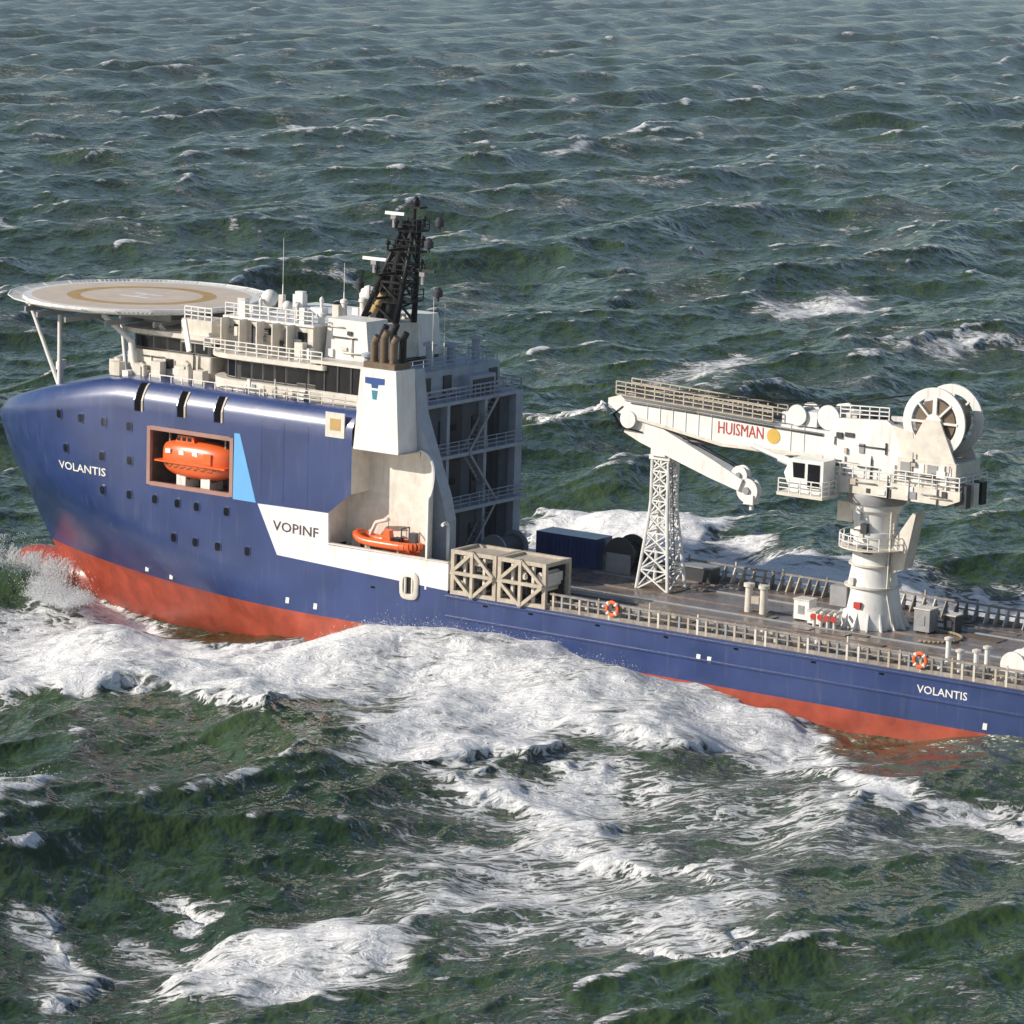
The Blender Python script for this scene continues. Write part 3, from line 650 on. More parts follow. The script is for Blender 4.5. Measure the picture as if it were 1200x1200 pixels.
# forward house under the helicopter deck
mb = MB(); mb.prism(rounded_plan(38.4, 49.0, 6.6, 2.0), 2, 13.9, 16.2); fh = mb.build('forward_house', 'cream', ship)
mb = MB(); mb.prism(rounded_plan(38.6, 48.4, 6.2, 2.0), 2, 16.2, 17.6); mb.build('forward_wall', 'dark', fh)
mb = MB(); mb.prism(rounded_plan(38.0, 49.2, 6.8, 2.0), 2, 17.6, 18.0); mb.build('forward_roof', 'cream', fh)
for k in range(5): pane((46.0-1.55*k,6.2,16.9),(1,0,0),1.35,1.05,fh)
for k in range(5): pane((48.4,-3.1+1.55*k,16.9),(0,-1,0),1.3,1.05,fh)
for k in range(3):
    g0 = math.radians(20+26*k); pane((46.4+2*math.cos(g0),4.2+2*math.sin(g0),16.9),(math.sin(g0),-math.cos(g0),0),0.8,1.05,fh)
# monkey-island house with its clutter
mb = MB(); mb.box(27.5,37.0,-6.2,6.4,17.15,19.9); mi = mb.build('upper_deckhouse', 'cream', ship)
mb = MB(); mb.box(27.3,37.2,-6.4,6.6,19.9,20.1); mb.build('upper_roof', 'white', mi)
for k, x in enumerate((28.6,30.2,31.8,33.6,35.6)):
    mb = MB(); mb.box(x-.45,x+.45,6.38,6.5,17.6 if k in (1,3) else 18.4,19.4); mb.build('window' if k not in (1,3) else 'door', ['glass','grey'][k in (1,3)], mi)
for k, x in enumerate((29.4,31.0,32.7,34.6,36.6)):
    mb = MB(); mb.box(x-.06,x+.06,6.4,7.6,17.15,20.0); mb.build('wing_bracket', 'cream', mi)
rail_mb([(24.8,8.6,17.15),(37.6,8.6,17.15)], 1.1, 1.2, 0.04).build('railing', 'white', mi)
rail_mb([(27.5,6.5,20.1),(37.0,6.5,20.1)], 1.1, 1.0, 0.04).build('railing', 'white', mi)
rg3 = random.Random(9)
for k in range(22):
    x = rg3.uniform(26.5,37.5); y = rg3.uniform(-4,7.6); h = rg3.uniform(0.5,1.5); z = 20.1 if y < 6.3 and x > 27.6 else 17.15; a = rg3.uniform(.25,.7)
    mb = MB()
    if rg3.random() < 0.55: mb.box(x-a,x+a,y-a*.7,y+a*.7,z,z+h)
    else: mb.tube((x,y,z),(x,y,z+h),a*.5,n=12).lathe((x,y,z+h),(0,0,1),[(0,a*.5),(.1,a*.7),(.35,a*.62),(.5,0.02)],12)
    mb.build('deck_locker' if k % 2 else 'ventilator', rg3.choice(['cream','white','grey','white']), mi)
for (x,y,z,r) in ((34.5,3.6,20.1,0.75),(29.0,-3.4,20.1,0.9),(31.5,4.9,20.1,0.45)):
    mb = MB(); mb.tube((x,y,z),(x,y,z+0.8),0.2); mb.lathe((x,y,z+0.7),(0,0,1),[(0,0.05)]+[(r+ r*math.sin(g), r*math.cos(g)) for g in np.linspace(-1.2,1.56,9)],16); mb.build('satellite_dome', 'white', mi)
# mast base blocks
mb = MB(); mb.prism([(22.4,17.1),(27.2,17.1),(26.8,20.7),(22.8,20.7)], 1, 2.2, 5.2); mbk = mb.build('mast_house', 'white', ship)
mb = MB(); mb.prism([(22.6,17.1),(26.4,17.1),(26.0,20.6),(23.0,20.6)], 1, -5.4, -2.2); mb.build('mast_house_wing', 'white', mbk)
mb = MB(); mb.box(22.8,26.6,-2.195,2.195,17.1,20.2); mb.build('mast_house_core', 'cream', mbk)
# ------------------------------------------------------------------ mast
ms = MB()
bt, tp = [(26.2,1.3),(26.2,-1.3),(22.6,1.3),(22.6,-1.3)], [(22.5,0.35),(22.5,-0.35),(21.5,0.35),(21.5,-0.35)]
for (a,b),(c,d) in zip(bt, tp): ms.tube((a,b,20.2),(c,d,29.0),0.27,0.18,8)
lvl = [20.2,22.0,23.7,25.3,26.8,28.1,29.0]
def mp_(k, z):
    t = (z-20.2)/8.8; return Vector((bt[k][0]+(tp[k][0]-bt[k][0])*t, bt[k][1]+(tp[k][1]-bt[k][1])*t, z))
for i, (za, zb) in enumerate(zip(lvl, lvl[1:])):
    for a, b in ((0,1),(1,3),(3,2),(2,0)):
        ms.beam(mp_(a,za), mp_(b,zb), 0.17); ms.beam(mp_(a,zb), mp_(b,zb), 0.2)
mast = ms.build('mast', 'black', ship)
for z, sx, yl in ((22.2,2.5,2.6),(24.3,2.0,3.2),(26.4,1.7,2.5),(28.2,1.3,2.0)):
    c = (mp_(0,z)+mp_(3,z))/2; mb = MB(); mb.box(c.x-sx,c.x+sx*0.75,-0.9,0.9,z-.09,z+.09).box(c.x-.14,c.x+.14,-yl,yl,z+.1,z+.3)
    pf = mb.build('mast_platform', 'black', mast)
    rail_mb([(c.x-sx,-.9,z+.09),(c.x-sx,.9,z+.09),(c.x+sx*.75,.9,z+.09)],0.9,0.9,0.035,2).build('railing', 'black', pf)
    for yy in (-yl, yl, 0.4):
        mb = MB(); mb.tube((c.x,yy,z+.3),(c.x,yy,z+1.1),0.09,n=6).tube((c.x,yy,z+.7),(c.x,yy,z+1.0),0.22,n=8); mb.build('navigation_light', 'black', pf)
for x, y, z, L, mt in ((25.6,0.4,25.0,2.6,'white'),(23.9,0,29.0,2.0,'white'),(20.6,0.2,24.4,2.4,'black')):
    mb = MB(); mb.tube((x,y,z-.7),(x,y,z),0.22,n=10).box(x-.28,x+.28,y-.28,y+.28,z,z+.35); ra = mb.build('radar', 'grey', mast)
    mb = MB(); mb.prism([(y-.12,z+.36),(y+.12,z+.36),(y+.08,z+.62),(y-.08,z+.62)],0,x-L/2,x+L/2); mb.build('radar_scanner', mt, ra)
mb = MB(); mb.tube((21.9,0,29.0),(21.7,0,30.9),0.16,0.10,8).box(20.9,22.4,-.5,.5,30.1,30.3).lathe((21.7,0,30.3),(0,0,1),[(0,.3),(.4,.36),(.7,.2),(.8,.02)],10); mb.build('mast_head', 'black', mast)
for x, y, z in ((27.0,0.7,22.5),(26.6,-0.9,24.3),(19.9,0.5,26.5),(19.5,-0.4,28.3),(19.1,0.1,22.4)):
    mb = MB(); mb.tube((x,y,z),(x,y,z+.3),.12,n=8).lathe((x,y,z+.3),(0,0,1),[(0,.15),(.1,.4),(.55,.42),(.85,.2),(.92,.02)],12); mb.build('antenna_dome', 'dark', mast)
for k, (x, y, h) in enumerate(((24.6,-.5,7.2),(24.0,.5,6.2),(25.2,.1,5.0))):
    mb = MB(); mb.path([(x,y,20.2),(x-0.30*h*0.4,y,20.2+h*.75),(x-.3*h*.4-.5,y,20.2+h)],0.42,12); mb.build('exhaust_pipe', 'black', mast)
mb = MB(); mb.tube((25.3,0.9,21.0),(24.3,0.9,22.6),0.35); mb.build('searchlight', 'ochre', mast)
for (x,y,z,h) in ((35.9,0.0,20.1,6.3),(19.6,0.0,16.4,7.2),(20.2,-2.5,16.4,6.0),(33.0,-5,20.1,4.0)):
    mb = MB(); mb.tube((x,y,z),(x,y,z+h*.35),.07,.05,6).tube((x,y,z+h*.35),(x,y,z+h),.035,.015,6); mb.build('whip_antenna', 'white', ship)
# ------------------------------------------------------------------ helicopter deck
HC = (52.0,0.0); HR = 10.6; HZ = 19.85
def ringpoly(r, n=8, ph=PI/8): return [(HC[0]+r*math.cos(ph+2*PI*k/n), HC[1]+r*math.sin(ph+2*PI*k/n)) for k in range(n)]
mb = MB(); mb.prism(ringpoly(HR,24,0), 2, HZ-0.45, HZ); hd = mb.build('helideck', 'white', ship)
mb = MB(); mb.prism(ringpoly(HR-0.75,48,0), 2, HZ, HZ+0.012); mb.build('landing_area', 'helideck', hd)
def annulus(r0, r1, z, n=64):
    mb = MB(); mb.grid([[(HC[0]+r*math.cos(2*PI*k/n), HC[1]+r*math.sin(2*PI*k/n), z) for k in range(n+1)] for r in (r0, r1)], False); return mb
annulus(5.5,6.7,HZ+0.018).build('landing_circle', 'ochre', hd)
mb = MB(); mb.box(HC[0]-1.6,HC[0]+1.6,-1.25,-0.8,HZ+.013,HZ+.02).box(HC[0]-1.6,HC[0]+1.6,0.8,1.25,HZ+.013,HZ+.02).box(HC[0]-.22,HC[0]+.22,-.798,.798,HZ+.013,HZ+.02); mb.build('landing_letter', 'white', hd)
for k in range(24):                                                    # safety-net panels tilted out round the rim
    a0 = 2*PI*k/24+0.006; a1 = 2*PI*(k+1)/24-0.006; mb = MB(); P = lambda r, a, z: Vector((HC[0]+r*math.cos(a), HC[1]+r*math.sin(a), z))
    c = [P(HR,a0,HZ-.30),P(HR,a1,HZ-.30),P(HR+1.3,a1,HZ+.02),P(HR+1.3,a0,HZ+.02)]
    for i in range(4): mb.beam(c[i], c[(i+1)%4], 0.10)
    for q in range(1,7):
        mb.beam(c[0].lerp(c[3],q/7), c[1].lerp(c[2],q/7), 0.06); mb.beam(c[0].lerp(c[1],q/7), c[3].lerp(c[2],q/7), 0.06)
    mb.build('safety_net', 'white', hd)
tr = MB()
for y in (-6,-3,0,3,6):
    e = math.sqrt(HR**2-y*y)-0.3
    tr.beam((HC[0]-e,y,HZ-.75),(HC[0]+e,y,HZ-.75),0.18,0.6)
for x in (44.5,48,52,56,59.5):
    e = math.sqrt(HR**2-(x-HC[0])**2)-0.3
    tr.beam((x,-e,HZ-1.3),(x,e,HZ-1.3),0.2,0.45)
tr.build('support_girder', 'grey', hd)
for a, b, r in (((56.4,6,HZ-1),(56.4,6,11.6),.21),((60.0,6.0,HZ-.9),(56.5,6,11.9),.19),((59.8,-6,HZ-1.2),(58.0,-5,11.6),.2),
                ((50.4,7.0,HZ-1.0),(47.1,7.1,16.9),.26),((56.0,-6.2,HZ-1.3),(53.2,-5.4,15.6),.2),((47.1,7.1,17.05),(46.5,7.1,13.6),.32),((53.2,-5.4,15.7),(52.6,-5.2,13.9),.26),((44.5,6.5,HZ-1.3),(44.5,5.8,18),.2),((44.5,-6.5,HZ-1.3),(44.5,-5.8,18),.2),((48,4.5,HZ-1.3),(46,3,18),.17)):
    mb = MB(); mb.tube(a, b, r); mb.build('strut', 'white', hd)
mb = MB(); mb.box(38.6,42.0,3.8,6.4,HZ-2.6,HZ-.5); acc = mb.build('access_platform', 'cream', hd)
rail_mb([(38.6,6.4,HZ-.5),(41.6,6.4,HZ-.5)],1.1,0.8,.05).build('railing','white',acc)
mb = MB(); mb.beam((40.2,8.2,HZ-.3),(39.4,8.4,HZ-3.0),0.5,0.18); mb.build('boarding_ladder', 'white', hd)
# foredeck gear
for x, y in ((59.5,2.4),(56.5,5.6)):
    mb = MB(); mb.tube((x,y,ztop(x)),(x,y,ztop(x)+2.2),0.16).box(x-.3,x+.3,y-.3,y+.3,ztop(x)+1.6,ztop(x)+2.3); mb.build('foredeck_post', 'white', ship)
rail_mb([(30.5,9.2,14.0),(20.4,9.4,14.0)],1.0,1.3,.035).build('deck_railing','cream',ship)
rail_mb([(43.5,8.8,14.0),(31,9.1,14.0)],0.55,1.3,.04,1).build('deck_railing','white',ship)
for k in range(14):
    x = rg3.uniform(38,50); y = rg3.uniform(6.9,8.4); h = rg3.uniform(.5,1.6); a = rg3.uniform(.25,.6)
    mb = MB(); z = 13.9
    if rg3.random() < .5: mb.box(x-a,x+a,y-.4,y+.4,z,z+h)
    else: mb.tube((x,y,z),(x,y,z+h),a*.6,n=12).tube((x,y,z+h),(x+.4,y,z+h+.25),a*.6,n=12)
    mb.build('deck_ventilator', rg3.choice(['cream','white','cream']), ship)
# scuppers along the port side
for k, x in enumerate((17.5,6.0,1.5,-5.0,-11.5,-18.0,-25.0,-31.0)):
    mb = MB(); mb.box(x-.22,x+.22,B-.05,B+.012,-.62,-.46); sc_ = mb.build('scupper', 'hole', hull)
# notice plate on the blue wall
mb = MB(); mb.use(0).box(20.8,22.8,B-.05,B+.05,11.6,13.7).use(1).box(21.2,22.3,B+.03,B+.07,12.2,13.2); mb.build('wall_vent', ['cream','ochre'], hull)
for x in (24.6,27.2,29.6):
    mb = MB(); mb.beam((x,B,5.4),(x,B,12.2),0.03,0.03); mb.build('plate_seam', 'blue', hull)
for z, xa, xb in ((-1.9,10,-56),(-0.25,10,-56)):
    mb = MB(); mb.prism([(B-.05,z-.12),(B+.14,z-.06),(B+.14,z+.06),(B-.05,z+.12)],0,xb,xa); mb.build('rubbing_strake', 'blue', hull)

# ================================================================== boats
lb = thing('lifeboat', (37.45,9.0,6.0), 'orange enclosed lifeboat hanging in the bay in the blue bow side', 'lifeboat')
rows = []; X0, X1 = 33.4, 41.5; NB = 22
for i in range(NB+1):
    t = i/NB; x = X0+(X1-X0)*t; u = 2*t-1; wdt = 1.45*max(0.02,(1-abs(u)**3.2))**0.55; top = 9.35-0.55*abs(u)**2.5; bot = 6.0+0.9*abs(u)**3
    if abs(u) > .999: top = bot+1.3; bot = bot+.9
    r = []
    for k in range(25):
        g = 2*PI*k/24; cy = math.copysign(abs(math.cos(g))**0.7, math.cos(g)); cz = math.copysign(abs(math.sin(g))**0.75, math.sin(g))
        r.append((x, 9.0+wdt*cy, (top+bot)/2+(top-bot)/2*cz))
    rows.append(r)
mb = MB(); mb.grid(rows); lhull = mb.build('boat_hull', 'orange', lb)
mb = MB(); mb.box(X0+.15,X1-.15,9-1.56,9+1.56,7.35,7.5); mb.build('fender_strip', 'orange', lb)
mb = MB(); mb.prism([(39.6,9.1),(37.4,9.1),(37.6,9.75),(39.3,9.75)],1,8.3,9.9); con = mb.build('conning_hatch', 'orange', lb)
for x in (37.0,38.5,40.0): 
    mb = MB(); mb.box(x-.28,x+.28,10.05,10.42,8.15,8.55); mb.build('window', 'white', lb)
for x in (38.0,38.6,39.2):
    mb = MB(); mb.box(x-.2,x+.2,9.88,9.93,9.3,9.6); mb.build('window','glass',con)
mb = MB(); gl_ = []
for k in range(25):
    x = 34.4+6.1*k/24; gl_.append((x, 10.52-0.9*abs((x-37.45)/4.0)**4, 7.25-0.22*abs(math.sin(k*PI/3))))
mb.path(gl_,.035,6); mb.build('grab_line','rope',lb)
mb = MB(); mb.box(35.2,36.0,10.2,10.44,7.6,8.5); mb.build('side_hatch','orange',lb)
for x in (34.2,40.8):
    mb = MB(); mb.box(x-.1,x+.1,8.9,9.1,9.0,9.7); mb.build('lifting_hook', 'dark', lb)
mb = MB(); mb.tube((33.3,9,6.6),(33.0,9,6.6),.3); mb.build('propeller_guard', 'darkred', lb)

rb = thing('rescue_boat', (17.3,9.3,2.3), 'orange open rescue boat stowed in the recess behind the white bulwark', 'rescue boat')
def tube_ring(z, L, Wd, r, cx, cy):
    pts = []
    for k in range(28):
        g = 2*PI*k/28; ux = math.cos(g); uy = math.sin(g)
        pts.append(Vector((cx+L/2*math.copysign(abs(ux)**0.6,ux), cy+Wd/2*math.copysign(abs(uy)**0.75,uy), z+(0.45*max(0,ux)**3))))
    m_ = MB()
    for a, b in zip(pts, pts[1:]+pts[:1]): m_.tube(a, b, r, n=10, cap=False)
    return m_
tube_ring(3.15,6.2,1.7,0.36,17.0,9.25).build('buoyancy_tube', 'orange', rb)
rows = []
for i in range(13):
    t = i/12; x = 14.1+6.0*t; wdt = 0.95*(1-max(0,(t-.6)/.4)**2*.9); rows.append([(x,9.25-wdt,3.0),(x,9.25-wdt*.7,2.6+.3*t*t),(x,9.25,2.35+.5*t**3),(x,9.25+wdt*.7,2.6+.3*t*t),(x,9.25+wdt,3.0),(x,9.25,3.02)])
mb = MB(); mb.grid(rows); mb.build('boat_hull', 'orange', rb)
mb = MB(); mb.prism([(17.5,3.2),(16.5,3.2),(16.7,4.2),(17.2,4.3)],1,8.95,9.55); mb.build('steering_console', 'orange', rb)
mb = MB(); mb.box(14.0,14.6,9.0,9.5,3.1,4.3); mb.build('outboard_motor', 'dark', rb)
mb = MB(); mb.path([(15.2,8.7,3.4),(15.2,8.7,4.6),(15.2,9.8,4.6),(15.2,9.8,3.4)],.06); mb.build('roll_bar', 'dark', rb)
mb = MB(); mb.box(15.6,16.3,8.9,9.6,3.1,3.7); mb.build('seat', 'black', rb)
dv = thing('boat_davit', (19.6,8.6,0.02), 'grey davit arm leaning over the open orange rescue boat', 'davit')
mb = MB(); mb.tube((19.6,8.6,0.02),(19.6,8.6,2.8),.32); mb.build('post', 'cream', dv)
mb = MB(); mb.path([(19.6,8.6,2.8),(18.6,8.8,4.6),(17.0,9.2,5.1)],.17); mb.build('jib', 'cream', dv)
mb = MB(); mb.tube((17.0,9.2,5.1),(17.0,9.2,3.4),.03,n=6); mb.build('hoist_wire', 'dark', dv)
mb = MB(); mb.box(19.9,20.8,8.3,9.2,2.0,3.0); mb.build('winch', 'dark', dv)
for xx in (15.4,18.4):
    mb = MB(); mb.prism([(8.5,0.02),(10.0,0.02),(10.0,2.9),(9.3,2.35),(8.5,2.9)],0,xx-.12,xx+.12); mb.build('cradle', 'grey', dv)
# small davit on the aft rail of the bay
t_ = thing('deck_davit', (11.3,8.6,0.02), 'small white hooked davit post beside the aft edge of the rescue boat bay', 'davit')
mb = MB(); mb.path([(11.3,8.6,0.02),(11.3,8.6,5.2),(11.1,9.2,5.6),(10.9,10.0,5.5)],.14); mb.build('post', 'white', t_)
mb = MB(); mb.box(11.0,11.6,8.3,8.9,0.02,1.0); mb.build('winch', 'cream', t_)

# ================================================================== equipment frames by the bulwark
def cage(x0, x1, label, seed):
    y0, y1, z0, z1 = 7.0, 10.35, 0.02, 3.75
    t = thing('equipment_frame', ((x0+x1)/2,(y0+y1)/2,0.02), label, 'steel frame', 'open steel frames at the deck edge')
    for x in (x0,x1):
        for y in (y0,y1):
            mb = MB(); mb.beam((x,y,z0),(x,y,z1),.34); mb.build('post','beige',t)
    for z in (z0+.17,z1-.17):
        for y in (y0,y1):
            mb = MB(); mb.beam((x0-.17,y,z),(x1+.17,y,z),.33); mb.build('frame_beam','beige',t)
        for x in (x0,x1):
            mb = MB(); mb.beam((x,y0+.17,z),(x,y1-.17,z),.33); mb.build('frame_beam','beige',t)
    xm = (x0+x1)/2; zm = (z0+z1)/2
    for a,b in (((x0,zm),(xm,z1)),((xm,z1),(x1,zm)),((x1,zm),(xm,z0)),((xm,z0),(x0,zm)),((xm,z0),(xm,z1)),((x0,zm),(x1,zm))):
        mb = MB(); mb.beam((a[0],y1+.02*len(t.children),a[1]),(b[0],y1+.02*len(t.children),b[1]),.27); mb.build('brace','beige',t)
    mb = MB(); mb.box(x1+.2,x0-.2,y0+.3,y0+.5,z0+.1,z1-.3); mb.build('shade_backing','black',t)  # black sheet added so the gaps show a dark, shaded interior
    mb = MB(); mb.box(x1+.2,x0-.2,y0+.2,y1-.2,z1-.32,z1-.22); mb.build('top_panel','beige',t)
    for q in (.27,.73):
        mb = MB(); xx = x1+(x0-x1)*q; mb.beam((xx,y1-.1,z0),(xx,y1-.1,z1-.2),.24); mb.build('mullion','cream',t)
    rr = random.Random(seed)
    for k in range(16):
        x = rr.uniform(x0-.6,x1+.6); z = rr.uniform(0.3,2.8); mb = MB()
        if k % 3 == 0: mb.tube((x,y0+.5,z),(x,y1-.3,z),rr.uniform(.2,.5),n=12)
        else: mb.box(x-.4,x+.4,y0+.5,y1-rr.uniform(.2,.9),z,z+rr.uniform(.3,.8))
        mb.build('machinery', rr.choice(['white','white','dark','cream','black','beige']), t)
    return t
cage(9.4,5.2,'beige open steel frame full of machinery, next to the white bulwark',1)
cage(4.7,0.3,'beige open steel frame full of machinery, at the forward end of the deck rail',2)
# dark machinery on the forward deck in the ship's shade
t = thing('storage_container', (9.5,-7.4,.02), 'dark blue container standing on deck below the balconies', 'container')
mb = MB(); mb.box(6.4,12.6,-8.7,-6.2,.02,2.65); cb = mb.build('container_body','blue',t)
for k in range(14):
    x = 6.6+k*.44; mb = MB(); mb.box(x,x+.2,-6.19,-6.12,.25,2.45); mb.build('corrugation','blue',cb)
mb = MB(); mb.box(6.36,6.40,-8.6,-6.3,.2,2.5); mb.build('door','blue',t)
t = thing('winch', (13.8,-3.2,.02), 'grey winch with dark drum on deck under the stairways', 'winch')
mb = MB(); mb.tube((13.8,-4.6,1.4),(13.8,-1.8,1.4),1.0,n=24); mb.build('drum','dark',t)
for y in (-4.8,-1.6):
    mb = MB(); mb.lathe((13.8,y-.1,1.4),(0,1,0),[(0,.02),(0,1.35),(.2,1.35),(.2,.02)],24); mb.build('flange','grey',t)
    mb = MB(); mb.prism([(12.9,.02),(14.7,.02),(14.2,1.6),(13.4,1.6)],1,y-.3,y-.12); mb.build('bearing_stand','grey',t)
mb = MB(); mb.box(14.9,16,-4.4,-2.6,.02,1.5); mb.build('motor','grey',t)
t = thing('reel', (4.2,-7.6,.02), 'dark cable reel on a stand by the far deck rail', 'cable reel')
for y in (-8.6,-6.6):
    mb = MB(); mb.lathe((4.2,y-.08,1.6),(0,1,0),[(0,.02),(0,1.5),(.16,1.5),(.16,.02)],28); mb.build('flange','dark',t)
mb = MB(); mb.tube((4.2,-8.5,1.6),(4.2,-6.6,1.6),.95,n=24); mb.build('cable','black',t)
mb = MB(); mb.box(3.0,5.4,-8.9,-8.75,.02,1.7).box(3.0,5.4,-6.45,-6.3,.02,1.7); mb.build('stand','grey',t)
t = thing('deck_locker', (-1.2,-8.4,.02), 'long low dark locker against the far deck rail', 'locker')
mb = MB(); mb.box(-4.2,1.6,-9.2,-7.7,.02,1.25); mb.build('locker_body','dark',t)
mb = MB(); mb.box(-4.3,1.7,-9.3,-7.6,1.25,1.37); mb.build('lid','grey',t)

# ================================================================== boom rest tower
BR = (-2.1,-3.3)
t = thing('boom_rest', (*BR,.02), 'slender white lattice tower holding up the end of the crane boom', 'tower')
def rest_pt(sx, sy, z):
    hw = 1.55-0.75*min(1,z/7.0); return Vector((BR[0]+sx*hw, BR[1]+sy*hw*0.9, z))
zl = [.02,1.7,3.3,4.8,6.2,7.5,8.8,10.0,11.0]
for sx in (-1,1):
    for sy in (-1,1):
        mb = MB()
        for a,b in zip(zl,zl[1:]): mb.tube(rest_pt(sx,sy,a),rest_pt(sx,sy,b),.15,n=8)
        mb.build('leg','white',t)
for a,b in zip(zl,zl[1:]):
    mb = MB()
    for (p,q) in (((-1,1),(1,1)),((1,1),(1,-1)),((1,-1),(-1,-1)),((-1,-1),(-1,1))):
        mb.beam(rest_pt(*p,a),rest_pt(*q,b),.12); mb.beam(rest_pt(*q,a),rest_pt(*p,b),.12); mb.beam(rest_pt(*p,b),rest_pt(*q,b),.12)
    mb.build('bracing','white',t)
mb = MB(); mb.box(BR[0]-1.0,BR[0]+1.0,BR[1]-.95,BR[1]+.95,11.0,11.35); mb.build('head_plate','white',t)
mb = MB(); mb.prism([(BR[1]-1.2,11.35),(BR[1]+1.2,11.35),(BR[1]+1.2,13.6),(BR[1]+.95,13.6),(BR[1]+.9,12.0),(BR[1]-.9,12.0),(BR[1]-.95,13.6),(BR[1]-1.2,13.6)],0,BR[0]-.7,BR[0]+.7); mb.build('saddle','white',t)
mb = MB(); mb.box(BR[0]-1.9,BR[0]+1.9,BR[1]-1.75,BR[1]+1.75,.0,.10); mb.build('foot_plate','brown',t)
mb = MB()
for k in range(26): mb.beam((BR[0]-1.7+.03*k,BR[1]+.4,.3+k*.4),(BR[0]-1.7+.03*k,BR[1]+.9,.3+k*.4),.05)
mb.beam((BR[0]-1.7,BR[1]+.4,.1),(BR[0]-.92,BR[1]+.4,10.8),.07).beam((BR[0]-1.7,BR[1]+.9,.1),(BR[0]-.92,BR[1]+.9,10.8),.07); mb.build('ladder','grey',t)

# ================================================================== crane
CA = (-22.6,-2.6); YC = CA[1]
cr = thing('knuckle_boom_crane', (*CA,.02), 'big white knuckle boom deck crane with folded boom resting on lattice tower', 'crane')
mb = MB(); mb.lathe((*CA,.02),(0,0,1),[(0,.1),(0,2.55),(1.0,2.45),(3.2,2.05),(5.0,1.75),(7.4,1.72),(7.4,2.0),(7.75,2.0),(7.75,1.72),(9.2,1.85),(9.5,2.15),(10.0,2.2),(10.0,.1)],36)
ped = mb.build('pedestal','white',cr)
for z,r in ((3.25,2.3),(5.0,2.02)):
    mb = MB(); mb.lathe((*CA,z),(0,0,1),[(0,r-.4),(0,r),(.14,r),(.14,r-.4)],36); mb.build('ring_flange','cream',ped)
for k in range(16):
    g = 2*PI*k/16; c,s = math.cos(g),math.sin(g); mb = MB()
    a = Vector((CA[0]+2.3*c,CA[1]+2.3*s,.02)); b_ = Vector((CA[0]+3.15*c,CA[1]+3.15*s,.02)); h_ = Vector((CA[0]+2.3*c,CA[1]+2.3*s,1.5)); n_ = Vector((-s,c,0))*.06
    mb.add([a-n_,b_-n_,h_-n_,a+n_,b_+n_,h_+n_],[(0,1,2),(5,4,3),(0,3,4,1),(1,4,5,2),(2,5,3,0)]); mb.build('gusset','white',ped)
mb = MB(); mb.box(CA[0]+1.2,CA[0]+2.7,CA[1]+1.0,CA[1]+2.1,1.6,3.2); mb.build('control_box','grey',ped)
mb = MB(); mb.box(CA[0]-.3,CA[0]+.3,CA[1]+2.2,CA[1]+2.5,1.7,2.2); mb.build('fire_box','redpaint',ped)
mb = MB()
for k in range(26): mb.beam((CA[0]-1.9,CA[1]+.6,.4+.35*k),(CA[0]-1.9,CA[1]+1.15,.4+.35*k),.05)
for yy in (.6,1.15): mb.beam((CA[0]-2.6,CA[1]+yy,.02),(CA[0]-1.9,CA[1]+yy,3.0),.08).beam((CA[0]-1.9,CA[1]+yy,3.0),(CA[0]-2.0,CA[1]+yy,9.8),.08)
mb.build('ladder','cream',ped)
mb = MB(); mb.prism([(CA[0]-2.0,7.2),(CA[0]-3.6,9.6),(CA[0]-3.9,9.6),(CA[0]-3.0,5.0),(CA[0]-1.9,4.5)],1,CA[1]-.9,CA[1]+.6); mb.build('cable_trunk','cream',ped)
mb = MB(); mb.box(CA[0]+1.6,CA[0]+3.0,CA[1]-.6,CA[1]+1.0,8.3,9.9); mb.build('pedestal_box','cream',ped)
# slewing house
mb = MB(); mb.lathe((*CA,10.02),(0,0,1),[(0,.1),(0,2.35),(.5,2.45),(.9,2.3),(.9,.1)],36); mb.build('slew_ring','grey',cr)
mb = MB(); mb.prism([(-16.8,10.9),(-30.0,10.9),(-31.2,11.4),(-31.2,12.1),(-16.6,12.1)],1,YC-2.3,YC+2.3); sp = mb.build('slewing_platform','cream',cr)
rail_mb([(-16.8,YC+2.25,12.1),(-31.1,YC+2.25,12.1),(-31.1,YC-2.25,12.1)],1.1,1.2,.04).build('railing','white',sp)
mb = MB(); mb.prism([(-18.6,12.1),(-25.2,12.1),(-26.6,15.2),(-24.0,16.9),(-19.6,16.6),(-18.2,14.4)],1,YC-1.5,YC-1.0); mb.build('side_plate','white',cr)
mb = MB(); mb.prism([(-18.6,12.1),(-25.2,12.1),(-26.6,15.2),(-24.0,16.9),(-19.6,16.6),(-18.2,14.4)],1,YC+1.0,YC+1.5); mb.build('side_plate','white',cr)
mb = MB(); mb.box(-30.6,-25.4,YC-2.0,YC+2.0,12.1,14.2); ph = mb.build('machinery_house','cream',cr)
for k in range(4):
    mb = MB(); mb.box(-30.2+1.2*k,-29.3+1.2*k,YC+2.0,YC+2.06,12.4,13.9); mb.build('louvre_panel',['white','grey'][k%2],ph)
for k in range(3):
    mb = MB(); mb.box(-31.6,-30.6,YC+1.2-1.3*k,YC+2.0-1.3*k,10.8,12.6); mb.build('hydraulic_tank',['dark','cream','black'][k],cr)
